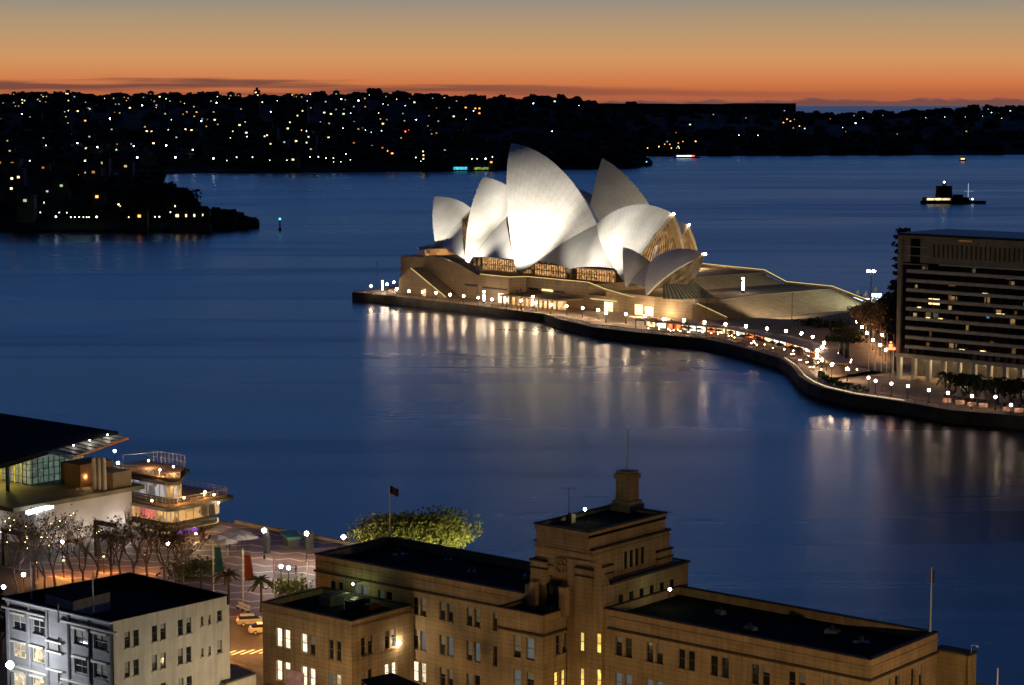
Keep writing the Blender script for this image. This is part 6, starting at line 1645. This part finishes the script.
# ================================================================== ferry terminal and restaurant terraces on the left
TE = thing('ferry_terminal', 'dark roofed ship terminal with glass hall and lit canopy end', 'terminal', Mw(-175, 35, 4))
M_oroof = mat('terminal_roof', (.016, .016, .018), .9, .2, .1, spec=0.04)
def curve_roof(v): # cross section: high over the water side, dropping to the land side
    return 17.0 + 3.2 * ((v - 27) / 25.0) if v > 27 else 17.0 - .4 * ((27 - v) / 5.0)
m = MB(); vs_ = [20, 24, 27, 30, 34, 40, 46, 51]; n = len(vs_)
edge = lambda v: -163.5 if v < 36 else -163.5 + (v - 36) * .15
top_ = [Mw(edge(v), v, curve_roof(v) + .9) for v in vs_] + [Mw(-330, v, curve_roof(v) + .9) for v in vs_]
bot = [p - Vector((0, 0, .9)) for p in top_]
m.add(top_ + bot, [[i, i + 1, n + i + 1, n + i] for i in range(n - 1)] + [[2 * n + n + i, 2 * n + n + i + 1, 2 * n + i + 1, 2 * n + i] for i in range(n - 1)] + [[i, 2 * n + i, 2 * n + i + 1, i + 1] for i in range(n - 1)] + [[0, n, 3 * n, 2 * n], [n - 1, 2 * n + n - 1, 3 * n + n - 1, 2 * n - 1]])
m.build('roof', M_oroof, TE)
cA, cB, cC, cD = at(48, 452, 19.2), at(110, 433.5, 20.4), at(128, 437.5, 20.2), at(72, 457.5, 18.8)
m = MB(); m.add([cA, cB, cC, cD] + [p - Vector((0, 0, .3)) for p in (cA, cB, cC, cD)], [[0, 3, 2, 1], [4, 5, 6, 7]] + [[i, (i + 1) % 4, 4 + (i + 1) % 4, 4 + i] for i in range(4)]); o = m.build('canopy', mat('canopy_glass', (.30, .27, .20), .5, .15, .5), TE)
m = MB(); m.bar(cD + Vector((0, 0, -.1)), cC + Vector((0, 0, -.1)), .35, .45); m.build('canopy_edge', mat('orange_edge', (.5, .2, .06), .6), o)
m = MB()
for i in range(1, 9): f = i / 9; m.bar(cA.lerp(cB, f) + Vector((0, 0, .1)), cD.lerp(cC, f) + Vector((0, 0, .1)), .14, .14)
m.build('canopy_ribs', M_dark, o)
for f, pw in ((.28, 160), (.55, 420), (.85, 420)):
    q = cA.lerp(cB, f).lerp(cD.lerp(cC, f), .35) + Vector((0, 0, 1.5)); lamp('canopy_lamp', q, pw * .35, (1, .95, .8), .3, TE)
    m = MB(); m.ball(q - Vector((0, 0, .9)), .16, 6, 5); m.build('canopy_bulb', glow('canopy_bulb_%d' % int(f * 100), (1, .97, .85, 1), 14), o)
# hall: glass front, columns, yellow floor
m = MB(); m.add([Mw(-330, 33, 12.3), Mw(-166, 33, 12.3), Mw(-166, 33, 17.3), Mw(-330, 33, 17.3)], [[0, 1, 2, 3]])
m.build('hall_glass', lit_interior('terminal_hall', (.85, .75, .25, 1), (.35, .6, .55, 1), .42, 1.0, .5), TE)
m = MB()
for i in range(40): m.bar(Mw(-167 - 1.3 * i, 32.9, 12.3), Mw(-167 - 1.3 * i, 32.9, 17.2), .16, .16)
for z in (13.6, 15.0, 16.2): m.bar(Mw(-225, 32.9, z), Mw(-166, 32.9, z), .12, .12)
for i in range(10): m.bar(Mw(-165.9, 33.5 + 1.3 * i, 12.3), Mw(-165.9, 33.5 + 1.3 * i, 17.2), .16, .16)
for z in (13.6, 15.0, 16.2): m.bar(Mw(-165.9, 33, z), Mw(-165.9, 46, z), .12, .12)
m.build('hall_mullions', mat('hall_mullion', (.12, .12, .1), .5), TE)
m = MB(); m.add([Mw(-166, 33, 12.3), Mw(-166, 46, 12.3), Mw(-166, 46, 18.6), Mw(-166, 33, 17.3)], [[0, 1, 2, 3]]); m.build('hall_glass', lit_interior('terminal_end', (.35, .6, .55, 1), (.5, .65, .45, 1), .26, 1.0, .4), TE)
M_ymetal = mat('yellow_post', (.5, .42, .12), .5)
for i in range(9): q = Mw(-168 - 2.2 * i, 32.6, 12.3); m = MB(); m.box(q, .3, .3, 4.9, ma); m.build('hall_column', M_ymetal, TE)
for u in (-165, -174): q = Mw(u, 27, 11.8); m = MB(); m.box(q, .5, .5, 5.2, ma); m.build('roof_column', M_dark, TE)
m = MB(); m.prism(mx_([(-330, 17), (-150, 17), (-150, 48), (-330, 48)]), 11.2, 12.0); m.build('terrace_slab', mat('terrace_floor', (.16, .14, .08), .7, .2, .3), TE)
for i in range(4): lamp('hall_lamp', Mw(-169 - 6 * i, 29.5, 15.5), 700, (1, .8, .2), .4, TE)
# brown core, flues and side walls at the end
M_core = mat('core_brown', (.20, .11, .06), .8, .15)
q0 = Mw(-161, 44, 12)
m = MB(); m.prism(mx_([(-163, 38), (-157, 38), (-157, 46), (-163, 46)]), 12.01, 16.4); m.build('core', M_core, TE)
m = MB(); m.prism(mx_([(-157, 41.5), (-151.5, 41.5), (-151.5, 46), (-157, 46)]), 12.01, 15.0); m.build('core', mat('core_tan', (.2, .16, .11), .8, .15), TE)
for x in (94.5, 99.5, 104.5):
    q = at(x, 489.5, 12.0); m = MB(); m.tube([q, q + Vector((0, 0, 6.2))], .42, 12); m.build('flue', mat('flue_steel_%d' % int(x), (.45, .4, .32), .4, .1), TE)
m = MB(); q = at(83, 485, 12.0); m.ball(q + Vector((0, -.3, 1.6)), .7, 8, 6, (.8, .6, 1.6)); m.build('lit_sign', glow('pink_sign', (1, .62, .4, 1), 6), TE)
lamp('core_lamp', q + Vector((1, -2, 2)), 260, (1, .55, .25), .3, TE); lamp('flue_lamp', at(102, 494, 12.6), 120, (1, .75, .45), .2, TE)
# lower storey: pale walls washed by light, dark portal frames, blue white strip
M_pale = mat('pale_wall', (.42, .38, .34), .8, .12, .3)
m = MB(); m.prism(mx_([(-330, 22), (-150.3, 22), (-150.3, 45), (-330, 45)]), 4.02, 11.18); m.build('lower_wall', M_pale, TE)
for x, y0, y1 in ((97, 503, 547), (5, 520, 556)):
    a = at(x, y1 + 9, 4.0); m = MB(); zt = 10.6; m.box(a, .7, .7, zt - 4, ma); b_ = a + MU * 5 + Vector((0, 0, 0)); m.bar(a + Vector((0, 0, zt - 4.3)) - MU * .3, a + MU * 5.5 + Vector((0, 0, zt - 4.3)), .7, .7); m.build('portal_frame', M_dark, TE)
sA, sB = at(27, 513, 11.0), at(72, 500.5, 11.0)
m = MB(); m.bar(sA, sB, .5, .75); m.build('strip_lamp', glow('blue_strip', (.62, .8, 1, 1), 7), TE)
for (u, v, pw, c) in ((-147.6, 26, 380, (1, .92, .86)), (-147.6, 33, 330, (1, .93, .88)), (-147.4, 41, 650, (1, .96, .92)), (-164, 18.5, 900, (1, .9, .85)), (-175, 18.5, 800, (1, .86, .84)), (-185, 18.5, 800, (1, .86, .84))): lamp('wall_washer', Mw(u, v, 5.5), pw, c, .4, TE)

RT = thing('terrace_restaurant', 'three tier waterside restaurant with lit roof terraces', 'restaurant', Mw(-147, 52, 4))
M_fascia = mat('terrace_fascia', (.10, .085, .06), .8, .2)
M_fl = mat('terrace_boards', (.24, .14, .07), .7, .2, .8)
def rounded0(u0, u1, v0, v1, r=2.0, cut=0.0):
    w = u1 - cut   # the far corner is drawn back by cut
    pts = [(u0, v0), (u1 - r, v0)] + [(u1 - r + r * sin(a), v0 + r - r * cos(a)) for a in (.4, .8, 1.2)] + [(u1, v0 + r), (w, v1 - r)] + [(w - r + r * cos(a), v1 - r + r * sin(a)) for a in (.4, .8, 1.2)] + [(w - r, v1), (u0, v1)]
    return pts
def deck(u0, u1, v0, v1, z, gh, gmats, ro=.8, cut=0.0):
    rounded = lambda a, b, c, d: rounded0(a, b, c, d, cut=cut)
    m = MB(); m.prism(mx_(rounded(u0, u1, v0, v1)), z - .55, z); o = m.build('deck', M_fl, RT)
    m = MB(); m.prism(mx_(rounded(u0, u1 + ro, v0 - ro, v1 + ro)), z - 1.25, z - .56); m.build('fascia', M_fascia, RT)
    pts = rounded(u0, u1, v0, v1); m = MB()
    for a, b in zip(pts, pts[1:]): m.bar(Mw(*a, z + 1.05), Mw(*b, z + 1.05), .09, .09); m.bar(Mw(*a, z + .55), Mw(*b, z + .55), .05, .05)
    L = []
    for a, b in zip(pts, pts[1:]):
        A_, B_ = Mw(*a, z), Mw(*b, z); k = max(1, int((B_ - A_).length / 1.6))
        for i in range(k): q = A_.lerp(B_, i / k); m.bar(q, q + Vector((0, 0, 1.05)), .07, .07)
    m.build('railing', mat('rail_grey_%d' % int(z * 10), (.3, .26, .2), .5), RT)
    # glazed storey below
    zt, zb = z - 1.27, z - 1.27 - gh
    pts = rounded(u0, u1 - 1.2, v0 + 1.2, v1 - 1.2)
    for i, (a, b) in enumerate(zip(pts, pts[1:])):
        A_, B_ = Mw(*a, zb), Mw(*b, zb); m = MB(); up = Vector((0, 0, gh)); m.add([A_, B_, B_ + up, A_ + up], [[0, 1, 2, 3]]); m.build('glazing', gmats[i % len(gmats)] if i else gmats[0], RT)
        k = max(1, int((B_ - A_).length / 1.8))
        for j in range(k): q = A_.lerp(B_, j / k); m = MB(); m.bar(q, q + up, .2, .2); m.build('mullion', M_white_metal, RT)
GL1 = lit_interior('restaurant_cool', (.35, .55, 1, 1), (1, .7, .35, 1), .7, .5, .03); GL2 = lit_interior('restaurant_dim', (1, .52, .16, 1), (.8, .42, .14, 1), 1.0, .6, .05)
GL3 = lit_interior('restaurant_pink', (1, .1, .12, 1), (1, .3, .2, 1), .9, .4, .25); GL4 = lit_interior('restaurant_warm', (1, .62, .18, 1), (1, .75, .3, 1), 1.3, .5, .2)
deck(-163, -142.2, 48.3, 59.0, 14.0, 2.9, [GL1, GL2, GL2], cut=7.5); deck(-166, -140, 45.6, 61.5, 9.6, 2.6, [GL2, GL2, GL2])
m = MB(); a, b = Mw(-150, 46.7, 6.0), Mw(-145.6, 46.7, 6.0); m.add([a, b, b + Vector((0, 0, 2.3)), a + Vector((0, 0, 2.3))], [[0, 1, 2, 3]]); m.build('pink_window', GL3, RT)
rounded = rounded0
m = MB(); m.prism(mx_(rounded(-166, -138.6, 43.8, 57.5)), 4.75, 5.5); m.build('fascia', M_fascia, RT)
m = MB(); m.prism(mx_(rounded(-166, -141, 47, 60)), 4.02, 4.74); m.build('ground_glazing', GL4, RT)
m = MB(); m.add([Mw(-146, 44.6, 4.05), Mw(-139.2, 45.2, 4.05), Mw(-139.2, 45.2, 4.74), Mw(-146, 44.6, 4.74)], [[0, 1, 2, 3]]); m.build('ground_glazing', GL4, RT)
m = MB(); q = Mw(-138.2, 46, 4.4); m.bar(q, q + MV * 5, .2, .5); m.build('violet_sign', glow('violet', (.5, .12, 1, 1), .5), RT)
for (u, v, z, pw, c) in ((148.5, 463, 15.0, 520, (1, .6, .25)), (173.5, 469, 14.9, 520, (1, .6, .25)), (160, 472, 14.9, 320, (1, .62, .28)), (205, 494, 10.5, 480, (1, .55, .2)), (184, 500, 10.4, 400, (1, .6, .25)), (214, 497, 10.6, 480, (1, .6, .25)), (152, 503, 10.3, 300, (1, .65, .3)), (196, 536, 4.9, 600, (1, .62, .3)), (218.5, 505, 8.2, 180, (1, .9, .8))):
    P = at(u, v, z); lamp('terrace_lamp', P, pw, c, .15, RT); m = MB(); m.ball(P + Vector((0, 0, .45)), .2, 8, 6); m.build('lamp_globe', glow('tl_%d_%d' % (int(u * 10), int(z)), (1, .78, .5, 1), 26), RT)
for (u, x, y, z) in ((-163, 114.7, 451, 16.6), (-158, 118, 463, 15.2)):
    P = at(x, y, z); m = MB(); m.tube([P - Vector((0, 0, z - 13.5)), P], .06, 5); m.build('lamp_post', M_dark, RT); m = MB(); m.ball(P, .3, 8, 6); m.build('lamp_globe', glow('tc_%d' % int(-u), (.7, 1, .8, 1) if u < -160 else (1, .95, .9, 1), 40), RT)
# glass screen of the top terrace
m = MB(); pts = [Mw(-160, 58.8, 14), Mw(-150.5, 58.8, 14)]
for k in range(9): q = pts[0].lerp(pts[1], k / 8); m.bar(q, q + Vector((0, 0, 2.3)), .07, .07)
m.bar(pts[0] + Vector((0, 0, 2.3)), pts[1] + Vector((0, 0, 2.3)), .08, .08); m.bar(Mw(-157, 48.6, 14), Mw(-157, 48.6, 17), .1, .1); m.bar(Mw(-157, 48.6, 17), Mw(-157, 59.2, 16.3), .07, .07); m.build('wind_screen', M_white_metal, RT)

# bare winter trees with fairy lights
M_bark2 = mat('bare_bark', (.15, .115, .09), .9, .3, 2)
def bare_tree(P, h, label, seed, lights=True, leaves=0):
    rnd = random.Random(seed); t = thing('bare_tree', label, 'tree', P, 'bare trees before the terminal'); m = MB(); tips = []
    def grow(p, d, L, r, lv):
        q = p + d * L * .5 + Vector((rnd.uniform(-.1, .1), rnd.uniform(-.1, .1), 0)) * L; e = p + d * L + Vector((rnd.uniform(-.12, .12), rnd.uniform(-.12, .12), .05)) * L
        m.tube([p, q, e], [r, r * .85, r * .62], 6 if lv < 2 else 4); tips.append((e, lv))
        if lv >= 6: return
        for k in range(3 if lv in (0, 1, 3, 4) else 2):
            a = rnd.uniform(0, 2 * pi); sp_ = rnd.uniform(.35, .75); nd = (d + Vector((cos(a) * sp_, sin(a) * sp_, rnd.uniform(-.05, .25)))).normalized(); grow(e, nd, L * rnd.uniform(.62, .82), r * .6, lv + 1)
    grow(Vector(P), Vector((0, 0, 1)), h * .31, .26, 0)
    m.build('branches', M_bark2, t)
    m = MB()
    if lights:
        for e, lv in tips:
            if lv >= 3 and rnd.random() < .012: m.ball(e, .055, 6, 4)
        if m.v: m.build('fairy_lights', glow('fairy_%d' % seed, (1, .85, .35, 1), 16), t)
    if leaves:
        m = MB()
        for i in range(leaves // 2): e, lv = rnd.choice(tips[len(tips) // 3:]); m.leaf(e + Vector((rnd.gauss(0, .4), rnd.gauss(0, .4), rnd.gauss(0, .4))), .22)
        m.build('foliage', mat('sparse_leaf_%d' % seed, (.07, .05, .03), .9, .4, 1), t)
    return t
for i, (x, y, h, fl, lf) in enumerate(((18, 603, 13, 1, 0), (36, 597, 14.5, 1, 120), (55, 594, 12, 1, 0), (75, 594, 12.5, 1, 160), (97, 590, 12, 1, 0), (122, 588, 13, 0, 0), (146, 586, 11.5, 0, 260), (165, 586, 10.5, 0, 320), (183, 588, 10, 0, 300), (2, 603, 12, 1, 200), (45, 601, 13, 0, 200), (85, 598, 12.5, 0, 260), (110, 592, 12, 0, 200), (134, 591, 12, 0, 240), (175, 591, 10.5, 0, 300))):
    bare_tree(at(x, y, 4.0), h, ('bare tree strung with fairy lights before the pale terminal wall' if fl else 'sparse brownish tree before the restaurant terraces'), 40 + i, bool(fl), lf)
palm('cabbage_palm', 'dark round headed palm before the washed pale wall', at(111, 580, 4.0), 7.6, 2.2, 'young palms of the plaza', 30, .9)
# gull-grey street tree row behind the white building at the far left
for i, (x, y) in enumerate(((-8, 640), (0, 660))): clump_tree('tree', ('dark tree at the left edge beside the white building', 'lower dark tree at the left edge beside the grey brick front')[i], at(x, y, 4.0), 9, 3.5, M_bush, 300, .4)
